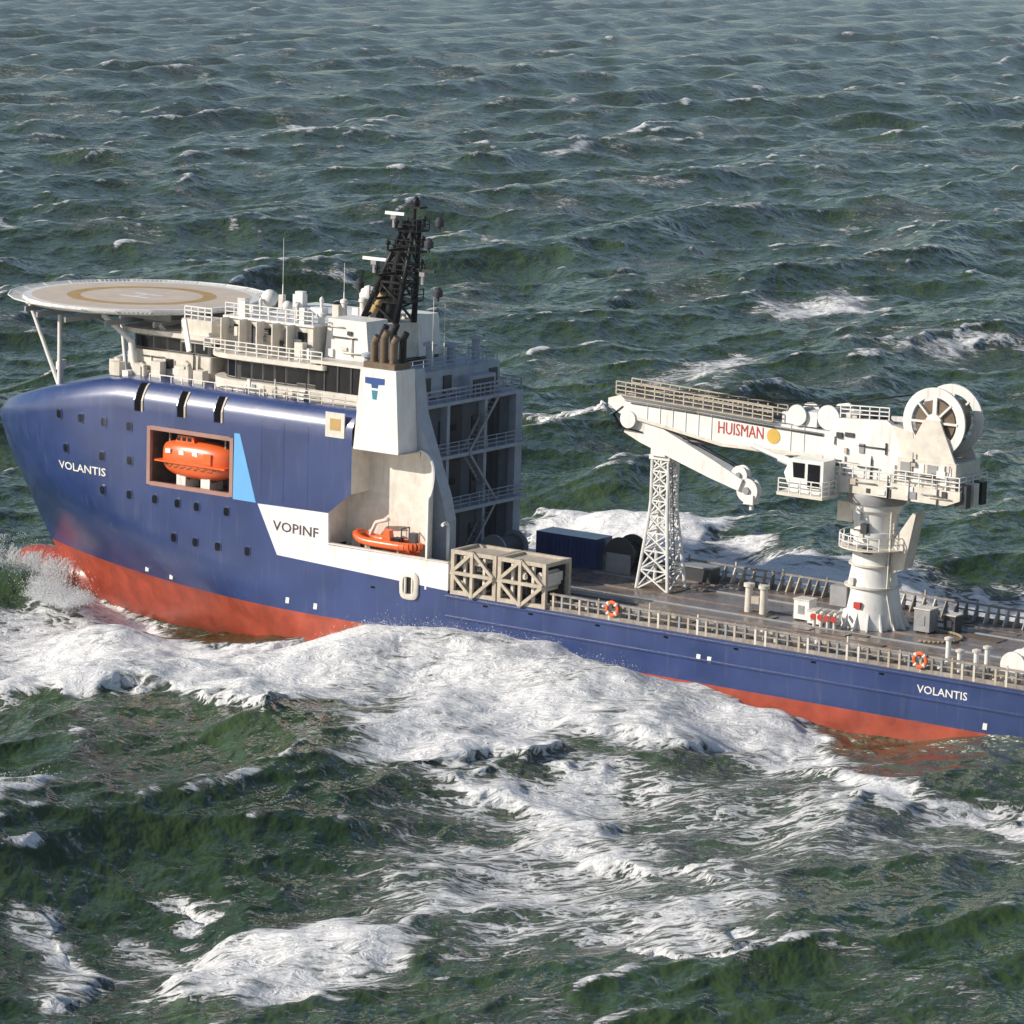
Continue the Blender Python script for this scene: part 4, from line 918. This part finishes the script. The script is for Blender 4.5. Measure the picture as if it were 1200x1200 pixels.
# driver's cab
cb_ = MB(); cb_.prism([(-17.0,10.7),(-20.0,10.7),(-20.0,13.4),(-17.0,13.4),(-16.4,12.2)],1,YC+2.35,YC+4.2); cab = cb_.build('operator_cab','white',cr)
mb = MB(); mb.prism([(-17.3,11.9),(-18.3,11.9),(-18.3,13.1),(-17.2,13.1)],1,YC+4.19,YC+4.24); mb.build('window','glass',cab)
mb = MB(); mb.prism([(-18.6,11.2),(-19.7,11.2),(-19.7,13.1),(-18.6,13.1)],1,YC+4.19,YC+4.25); mb.build('window','glass',cab)
mb = MB(); mb.add([(-16.47,YC+2.5,12.3),(-16.47,YC+4.05,12.3),(-16.97,YC+4.05,13.3),(-16.97,YC+2.5,13.3),(-16.40,YC+2.5,12.35),(-16.40,YC+4.05,12.35),(-16.90,YC+4.05,13.35),(-16.90,YC+2.5,13.35)],[(0,1,2,3),(7,6,5,4),(0,4,5,1),(1,5,6,2),(2,6,7,3),(3,7,4,0)]); mb.build('windscreen','glass',cab)
mb = MB(); mb.box(-20.4,-16.2,YC+2.3,YC+4.9,10.45,10.7); cp = mb.build('cab_platform','cream',cr)
rail_mb([(-16.3,YC+4.8,10.7),(-20.3,YC+4.8,10.7),(-20.3,YC+2.6,10.7)],1.1,1,.04).build('railing','white',cp)
# main boom (box girder)
bm_ = MB()
prof = [(-18.4,13.7),(-12.0,12.75),(-8.0,13.05),(1.3,14.65),(2.6,15.2),(2.7,15.8),(1.2,16.2),(-6.0,16.15),(-14.0,15.9),(-19.2,15.7)]
prof = [(-18.6,13.3),(-14.0,12.9),(-8.5,13.0),(-1.0,14.05),(1.6,14.6),(2.7,15.25),(2.7,15.75),(1.4,16.15),(-6.0,15.85),(-13.0,15.45),(-19.0,15.3)]
bm_.prism(prof,1,YC-.9,YC+.9); boom = bm_.build('boom','white',cr)
mb = MB(); mb.beam((-18,YC+.92,13.25),(-8.5,YC+.92,13.1),.06,.28).beam((-8.5,YC+.92,13.1),(0.8,YC+.92,14.5),.06,.28); mb.build('boom_flange','cream',boom)
mb = MB(); mb.beam((1.6,YC+1.15,16.25),(-13.5,YC+1.15,15.62),.65,.07).beam((1.6,YC-.75,16.25),(-13.5,YC-.75,15.62),.65,.07); wk = mb.build('walkway','beige',boom)
rail_mb([(1.6,YC+1.4,16.28),(-13.5,YC+1.4,15.65)],1.05,.95,.045).build('railing','beige',wk)
rail_mb([(1.6,YC-.95,16.28),(-13.5,YC-.95,15.65)],1.05,.95,.045).build('railing','beige',wk)
mb = MB()
for k in range(5): mb.tube((1.0,YC-.5+.25*k,16.35),(-14,YC-.5+.25*k,15.75),.06,n=6)
mb.build('hose_run','dark',wk)
lettering('HUISMAN',4.3,1.0,lambda u,v:(-8.1-u,YC+.94,14.02-.012*u+v),'redpaint',boom,off=0.0)
mb = MB(); mb.lathe((-13.35,YC+.88,14.35),(0,1,0),[(0,.02),(0,.62),(.06,.62),(.06,.02)],24); mb.build('emblem','yellow',boom)
# knuckle jib folded under the boom
A_, B_ = Vector((0.9,YC,13.9)), Vector((-10.2,YC,9.9))
d_ = (B_-A_).normalized(); n_ = Vector((d_.z,0,-d_.x)); n_ = n_ if n_.z > 0 else -n_
jb = MB(); P2 = []
for tt,h0 in ((0,.95),(.15,1.05),(.75,.75),(1.0,.5)): P2.append((A_.lerp(B_,tt),h0))
poly = [((p+n_*h).x,(p+n_*h).z) for p,h in P2]+[((p-n_*h).x,(p-n_*h).z) for p,h in reversed(P2)]
jb.prism(poly,1,YC-.62,YC+.62); jib = jb.build('knuckle_jib','white',cr)
mb = MB(); mb.lathe((0.6,YC-1.1,14.2),(0,1,0),[(0,.02),(0,.75),(2.2,.75),(2.2,.02)],20); mb.build('knuckle_pin','white',jib)
for c,r in (((-10.7,9.5),1.0),((-9.9,10.7),.75)):
    mb = MB(); mb.lathe((c[0],YC-.35,c[1]),(0,1,0),[(0,.02),(0,r),(.12,r),(.2,r*.82),(.5,r*.82),(.58,r),(.7,r),(.7,.02)],24); sh = mb.build('sheave','white',jib)
    mb = MB(); mb.tube((c[0],YC-.55,c[1]),(c[0],YC+.55,c[1]),r*.3,n=12); mb.build('sheave_pin','grey',sh)
mb = MB(); mb.box(-11.4,-10.5,YC-.5,YC+.5,8.4,9.2).tube((-11,YC,8.4),(-11,YC,7.9),.18); mb.build('hook_block','white',jib)
mb = MB(); mb.tube((-7.6,YC,13.0),(-3.4,YC,12.75),.24,n=12); mb.build('knuckle_cylinder','dark',cr)
for yy in (YC-1.25,YC+1.25):
    mb = MB(); mb.tube((-18.2,yy,11.7),(-14.2,yy,12.75),.34,n=14).tube((-14.2,yy,12.75),(-11.6,yy,13.45),.2,n=12); mb.build('luffing_cylinder','white',cr)
# winches on the boom root
for x,z,r,w2 in ((-15.6,16.35,.85,1.1),(-18.6,16.5,1.0,1.3)):
    mb = MB(); mb.tube((x,YC-w2,z),(x,YC+w2,z),r*.6,n=18); wn = mb.build('winch_drum','grey',cr)
    for yy in (YC-w2,YC+w2):
        mb = MB(); mb.lathe((x,yy-.08,z),(0,1,0),[(0,.02),(0,r),(.16,r),(.16,.02)],22); mb.build('flange','white',wn)
for k,(x,z,h) in enumerate(((-16.8,15.5,1.2),(-20.4,15.6,1.4),(-21.8,16.2,1.0),(-14.4,15.5,.9),(-23,16.4,.7))):
    mb = MB(); mb.box(x-.5,x+.5,YC-.9+.2*k,YC+.9-.1*k,z,z+h); mb.build('hydraulic_unit',['white','cream','dark','white','black'][k],cr)
rail_mb([(-19.8,YC+1.5,16.7),(-24.2,YC+1.5,16.9)],1.0,.9,.04).build('railing','white',cr)
# large storage winch: spoked flanges round the wire
WC = (-28.2,YC,17.2)
for yy in (YC-1.55,YC+1.35):
    mb = MB(); mb.lathe((WC[0],yy,WC[2]),(0,1,0),[(0,2.0),(0,2.75),(.2,2.75),(.2,2.0),(0,2.0)],40)
    for k in range(8):
        g = 2*PI*k/8; mb.beam((WC[0]+.5*math.cos(g),yy+.1,WC[2]+.5*math.sin(g)),(WC[0]+2.1*math.cos(g),yy+.1,WC[2]+2.1*math.sin(g)),.34,.16)
    mb.lathe((WC[0],yy-.1,WC[2]),(0,1,0),[(0,.02),(0,.7),(.4,.7),(.4,.02)],20)
    mb.build('storage_winch_flange','white',cr)
mb = MB(); mb.lathe((WC[0],YC-1.35,WC[2]),(0,1,0),[(0,.3),(0,1.75),(2.7,1.75),(2.7,.3)],32); mb.build('wire_spool','brown',cr)
for yy in (YC-1.75,YC+1.75):
    mb = MB(); mb.prism([(-30.4,14.2),(-25.8,14.2),(-27.5,17.4),(-28.9,17.4)],1,yy-.1,yy+.1); mb.build('winch_stand','cream',cr)
mb = MB(); mb.prism([(-25.6,14.2),(-26.8,14.2),(-26.4,16.2),(-24.6,16.6)],1,YC-1.6,YC+1.6); mb.build('drive_unit','cream',cr)
for yy in (-.5,.45):
    mb = MB(); mb.path([(-27.2,YC+yy,19.3),(-19.0,YC+yy,17.6),(-15.6,YC+yy,17.25),(1.9,YC+yy*.6,16.7),(2.4,YC+yy*.6,15.6),(0.6,YC+yy*.6,14.9),(-9.8,YC+yy*.6,11.2)],.045,6); mb.build('hoist_wire','black',cr)
for k_ in range(4):
    yy = YC+.5-.3*k_; mb = MB(); mb.path([(-15.2,yy,15.3),(-15.9,yy,14.2-.2*k_),(-17.2,yy,13.4),(-18.6,yy,13.3)],.06,6).path([(1.2,YC+.95-.1*k_,15.2),(2.2,YC+1.0-.1*k_,14.4),(1.4,YC+.95-.1*k_,13.4),(-0.6,YC+.75-.1*k_,13.2)],.05,6); mb.build('hydraulic_hose','black',cr)
mb = MB(); mb.path([(-26,YC,18.6),(-20.5,YC,17.4),(-15.6,YC,17.0),(1.5,YC,16.5)],.05,6); mb.build('hoist_wire','dark',cr)

def fittings(parent, n, xr, zr, y, seed, mats, dep=(.06,.35)):
    r_ = random.Random(seed)
    for k in range(n):
        x = r_.uniform(*xr); z = r_.uniform(*zr); d = r_.uniform(*dep); q = r_.random(); mb = MB()
        if q < .45: a = r_.uniform(.12,.42); b = r_.uniform(.12,.4); mb.box(x-a,x+a,y-.05,y+d,z-b,z+b); nm = 'junction_box'
        elif q < .75: L = r_.uniform(.6,2.2); mb.tube((x,y+.1,z-L/2),(x,y+.1,z+L/2),.06,n=8); nm = 'pipe'
        else: L = r_.uniform(.6,2.6); mb.tube((x-L/2,y+.12,z),(x+L/2,y+.12,z),.06,n=8); nm = 'pipe'
        mb.build(nm, r_.choice(mats), parent)
GM = ['white','cream','grey','dark','beige','dark']
fittings(cr, 16, (-25.0,-19.4), (12.5,15.6), YC+1.5, 21, GM)
fittings(ph, 14, (-30.2,-25.8), (12.4,14.0), YC+2.0, 22, GM)
fittings(sp, 16, (-30.0,-21.0), (11.1,11.9), YC+2.3, 23, GM, (.05,.2))
fittings(ped, 10, (CA[0]-.9,CA[0]+.9), (1.2,9.2), CA[1]+1.78, 24, GM, (.2,.4))
for k in range(13):
    x = -1.2-1.25*k; zb = 14.05+(x+1)*.14 if x > -8.5 else 13.0
    mb = MB(); mb.box(x-.035,x+.035,YC+.89,YC+.96,max(13.05,zb)+.1,15.3+.02*x+.45); 
    if not -13.9 < x < -7.6: mb.build('stiffener','white',boom)
mb = MB(); mb.path([(1.0,YC+.97,15.75),(-6,YC+.97,15.55),(-13.5,YC+.97,15.2),(-18,YC+.97,15.05)],.07,8); mb.build('hydraulic_pipe','grey',boom)
mb = MB(); mb.path([(0.4,YC+.97,15.55),(-6,YC+.97,15.38),(-13.5,YC+.97,15.05),(-18,YC+.97,14.9)],.05,8); mb.build('hydraulic_pipe','dark',boom)
mb = MB(); mb.lathe((*CA,6.4),(0,0,1),[(0,1.7),(0,2.9),(.1,2.9),(.1,1.7)],28); wp = mb.build('pedestal_walkway','cream',ped)
pts = [(CA[0]+2.85*math.cos(2*PI*k/20),CA[1]+2.85*math.sin(2*PI*k/20),6.5) for k in range(21)]
rail_mb(pts,1.0,1.0,.035,2).build('railing','white',wp)
fittings(mi, 22, (27.8,36.8), (17.5,19.6), 6.42, 31, ['white','cream','grey','dark','black','beige'])
fittings(house, 14, (25.5,34.0), (14.2,14.8), 8.6, 32, ['white','cream','grey','dark'], (.05,.2))
fittings(fh, 14, (39.0,46.0), (14.1,16.0), 6.6, 33, ['white','cream','grey','dark','black'])
fittings(mbk, 8, (23.2,26.6), (17.6,20.3), 5.2, 34, ['white','grey','dark','cream'], (.05,.2))
# ================================================================== loose deck gear
for k,(x,y) in enumerate(((-13.2,0.7),(-13.9,-0.15))):
    pass
t = thing('twin_bollard', (-13.5,.3,.02), 'pair of tall cream posts standing alone on the open deck', 'bollard')
for dx in (-.75,.65):
    mb = MB(); x = -13.5+dx; mb.tube((x,.3,.02),(x,.3,2.2),.34,.30,16).lathe((x,.3,2.2),(0,0,1),[(0,.3),(.02,.46),(.3,.46),(.38,.02)],16); mb.build('post','cream',t)
mb = MB(); mb.box(-14.9,-12.2,-.4,1.0,.015,.16); mb.build('base_plate','brown',t)
mb = MB(); mb.box(-13.9,-13.2,.1,.5,.9,1.5); mb.build('cross_bar','beige',t)
def box_unit(x,y,a,b,h,label,m_,name='deck_box',cat='deck box',group='boxes and tanks round the crane foot'):
    t = thing(name,(x,y,.02),label,cat,group); mb = MB(); mb.box(x-a,x+a,y-b,y+b,.14,h); bd = mb.build('body',m_,t)
    mb = MB(); mb.box(x-a-.06,x+a+.06,y-b-.06,y+b+.06,h,h+.1); mb.build('lid','cream',t)
    for sx in (-1,1): 
        mb = MB(); mb.box(x+sx*(a-.2)-.08,x+sx*(a-.2)+.08,y-b,y+b,.013,.14); mb.build('skid','dark',t)
    mb = MB(); mb.box(x-a*.4,x+a*.4,y+b,y+b+.05,h*.35,h*.75); mb.build('front_panel','grey',t)
box_unit(-17.6,-.6,.7,.6,1.7,'white box with lid in front of the crane foot, taller of two','white')
box_unit(-19.2,.3,.55,.5,1.1,'low white box with lid in front of the crane foot','white')
box_unit(-27.2,-3.2,.7,.7,1.9,'grey cabinet just aft of the crane foot','grey')
box_unit(-28.9,-4.6,.5,.6,1.4,'dark cabinet aft of the crane foot beside the grey one','dark')
t = thing('pipe_manifold',(-20.6,1.3,.02),'cream pipe manifold with valves at the crane foot','pipe manifold')
for k in range(4):
    mb = MB(); x = -19.6-k*.62; mb.path([(x,1.3,.02),(x,1.3,1.1+.15*(k%2)),(x,.3,1.3)],.14,10); p = mb.build('pipe','cream',t)
    mb = MB(); mb.lathe((x,1.5,.9),(0,1,0),[(0,.02),(0,.25),(.06,.25),(.06,.02)],12); mb.build('valve_wheel','redpaint',p)
# rope ring on deck
t = thing('coiled_hose',(-30.5,-2.0,.02),'pale hose laid in a wide curve on deck aft of the crane','hose')
pts = [Vector((-28.5-2.6*math.sin(g)*1.0,-1.6+2.3*math.cos(g),.13)) for g in np.linspace(0.1,3.6,26)]
mb = MB(); mb.path(pts,.11,8); mb.build('hose_run','rope',t)
for x, lab in ((-6.3,'orange lifebuoy on the deck rail abreast of the lattice boom rest tower'),(-34.2,'orange lifebuoy on the deck rail above the white hull lettering near the stern')):
    t = thing('lifebuoy',(x,10.42,.75),lab,'lifebuoy','lifebuoys on the deck rail')
    mb = MB(); rows = []
    for k in range(25):
        g = 2*PI*k/24; rows.append([(x+(.52+.15*math.cos(h))*math.cos(g),10.45+.11*math.sin(h),1.0+(.52+.15*math.cos(h))*math.sin(g)) for h in np.linspace(0,2*PI,9)])
    mb.grid(rows); mb.build('ring','orange',t)
    for k in range(4):
        g = PI/4+PI/2*k; mb = MB(); mb.tube((x+.36*math.cos(g),10.45,1+.36*math.sin(g)),(x+.69*math.cos(g),10.45,1+.69*math.sin(g)),.13,n=8); mb.build('band','white',t)
# mooring winch at the port quarter
t = thing('mooring_winch',(-41.5,8.0,.02),'white mooring winch with rope drums at the port quarter','winch')
for y in (6.6,8.0,9.4):
    mb = MB(); mb.lathe((-41.5,y-.08,1.5),(0,1,0),[(0,.02),(0,1.05),(.16,1.05),(.16,.02)],22); mb.build('flange','white',t)
mb = MB(); mb.tube((-41.5,6.6,1.5),(-41.5,8.0,1.5),.6,n=16); mb.build('rope_drum','rope',t)
mb = MB(); mb.tube((-41.5,8.0,1.5),(-41.5,9.4,1.5),.55,n=16); mb.build('rope_drum','grey',t)
mb = MB(); mb.box(-43.2,-39.8,6.2,9.8,.013,.35); mb.build('bed_plate','cream',t)
mb = MB(); mb.box(-43.4,-42.3,7.0,8.6,.35,2.0); mb.build('gear_case','white',t)
for k,(x,h) in enumerate(((-35.9,2.6),(-36.9,1.8),(-38.3,2.0),(-39.2,2.4),(-44.6,2.2))):
    t = thing('fairlead_post',(x,9.2,.02),['tallest white roller post by the port deck rail, farthest ahead of the mooring winch','shortest white roller post by the port deck rail, next to the tallest one','white capped roller post by the deck rail, third ahead of the mooring winch','white capped roller post standing right beside the mooring winch bed','white capped roller post just aft of the mooring winch gear case'][k],'fairlead','roller posts near the mooring winch')
    mb = MB(); mb.tube((x,9.2,.02),(x,9.2,h),.2,n=12); mb.build('post','white',t)
    mb = MB(); mb.lathe((x,9.2,h),(0,0,1),[(0,.2),(.03,.34),(.2,.34),(.3,.02)],12); mb.build('cap','cream',t)
    mb = MB(); mb.box(x-.4,x+.4,8.8,9.6,.013,.3); mb.build('base','cream',t)
# ================================================================== spray thrown up at the bow and off the broken crests
def spray(name, pts, sizes, stretch, label):
    iv = np.array([(1,0,0),(-1,0,0),(0,1,0),(0,-1,0),(0,0,1),(0,0,-1)], float)
    ifc = np.array([(0,2,4),(2,1,4),(1,3,4),(3,0,4),(2,0,5),(1,2,5),(3,1,5),(0,3,5)])
    n = len(pts); V = iv[None]*(1+0.35*(rng.random((n,6,1))-.5))*sizes[:,None,None]
    V = V*np.stack([np.ones(n),np.ones(n),stretch],-1)[:,None,:] + pts[:,None,:]
    F = ifc[None]+6*np.arange(n)[:,None,None]
    me = bpy.data.meshes.new(name); me.from_pydata(V.reshape(-1,3).tolist(), [], F.reshape(-1,3).tolist())
    me.polygons.foreach_set('use_smooth', np.ones(len(me.polygons), bool)); me.materials.append(M['spray'])
    o = bpy.data.objects.new(name, me); COL.objects.link(o); o['kind'] = 'stuff'; o['label'] = label; o['category'] = 'spray'
M['spray'] = mat('white_spray', (0.85,0.86,0.86), 0.6, var=0.05)
M['spray'].node_tree.nodes['Principled BSDF'].inputs['Alpha'].default_value = 0.5
MSn = np.array(MS)
def to_world(p): return p@MSn[:3,:3].T + MSn[:3,3]
N = 80000
cl = rng.random((900,2)); k = rng.integers(0,900,N)                      # clumps along the forefoot
sx_ = 50+cl[k,0]*17+rng.normal(0,.4,N); sy_ = np.interp(sx_,[48,56,61,64,68],[9.5,6.5,4.0,3.0,1.2])+cl[k,1]*3.5+rng.normal(0,.5,N)
jet = (0.15+1.5*vnoise(cl[k,0]*14,cl[k,1]*3,5)**2)*np.interp(sx_,[50,58,64,68],[.5,1.0,1.35,.7])
hh = rng.exponential(1.0,N)*jet
P_ = to_world(np.stack([sx_,sy_,np.zeros(N)],-1)); P_[:,2] = -0.3+np.minimum(hh*1.0,4.2)
spray('bow_spray', P_, 0.012+0.03*rng.random(N)**4, 1+2.5*rng.random(N), 'white spray bursting up round the red bulbous bow')
N = 36000                                                             # water streaming down off the bulb
st_ = rng.random((46,3)); k = rng.integers(0,46,N); q_ = rng.random(N)**0.8
sx_ = 57.5+9.3*st_[k,0]**0.8+rng.normal(0,.10,N)+.5*q_*(st_[k,2]-.5); zz_ = -4.75-0.5*st_[k,1]-q_*4.6
sy_ = np.interp(-zz_-4.7,[0,.8,2.5,5],[1.0,1.9,2.5,3.2])*np.interp(sx_,[57,64,66,67.2],[1.25,1.05,.9,.5])+rng.normal(0,.09,N)+.35*q_
spray('bow_runoff', to_world(np.stack([sx_,sy_,zz_],-1)), 0.010+0.025*rng.random(N)**3, 2.5+5*rng.random(N), 'white water streaming down off the red bulbous bow')
N = 14000
sel = np.argwhere((FM > 0.8) & (GY > 240) & (GY < 345) & (np.abs(GX) < 60)); pk = sel[rng.integers(0,len(sel),N*3)]
cz = PZ[pk[:,0],pk[:,1]]; wgt = rng.random(len(pk)) < sstep(0.3,2.6,cz); pk = pk[wgt][:N]; n_ = len(pk)
P_ = np.stack([PX[pk[:,0],pk[:,1]],PY[pk[:,0],pk[:,1]],PZ[pk[:,0],pk[:,1]]],-1)+np.stack([rng.normal(0,.4,n_),rng.normal(0,.4,n_),rng.exponential(.22,n_)],-1)
spray('crest_spray', P_, 0.015+0.035*rng.random(n_)**3, 1+.5*rng.random(n_), 'fine white droplets flying off the broken wave crest beside the hull')
# ================================================================== sea air
hz = MB(); hz.box(-9000,9000,-300,9800,-9,66); ho = hz.build('haze', []); ho['kind'] = 'stuff'
ho['label'] = 'thin pale sea haze over the water'; ho['category'] = 'haze'
hm = bpy.data.materials.new('sea_haze'); hm.use_nodes = True; hn = hm.node_tree.nodes; hn.clear()
pv = hn.new('ShaderNodeVolumePrincipled'); pv.inputs['Color'].default_value = (0.80,0.87,1.0,1); pv.inputs['Density'].default_value = 0.00005; pv.inputs['Anisotropy'].default_value = 0.2
ou = hn.new('ShaderNodeOutputMaterial'); hm.node_tree.links.new(pv.outputs[0], ou.inputs['Volume']); ho.data.materials.append(hm)
for o in list(bpy.data.objects):
    if '_b' in o: del o['_b']
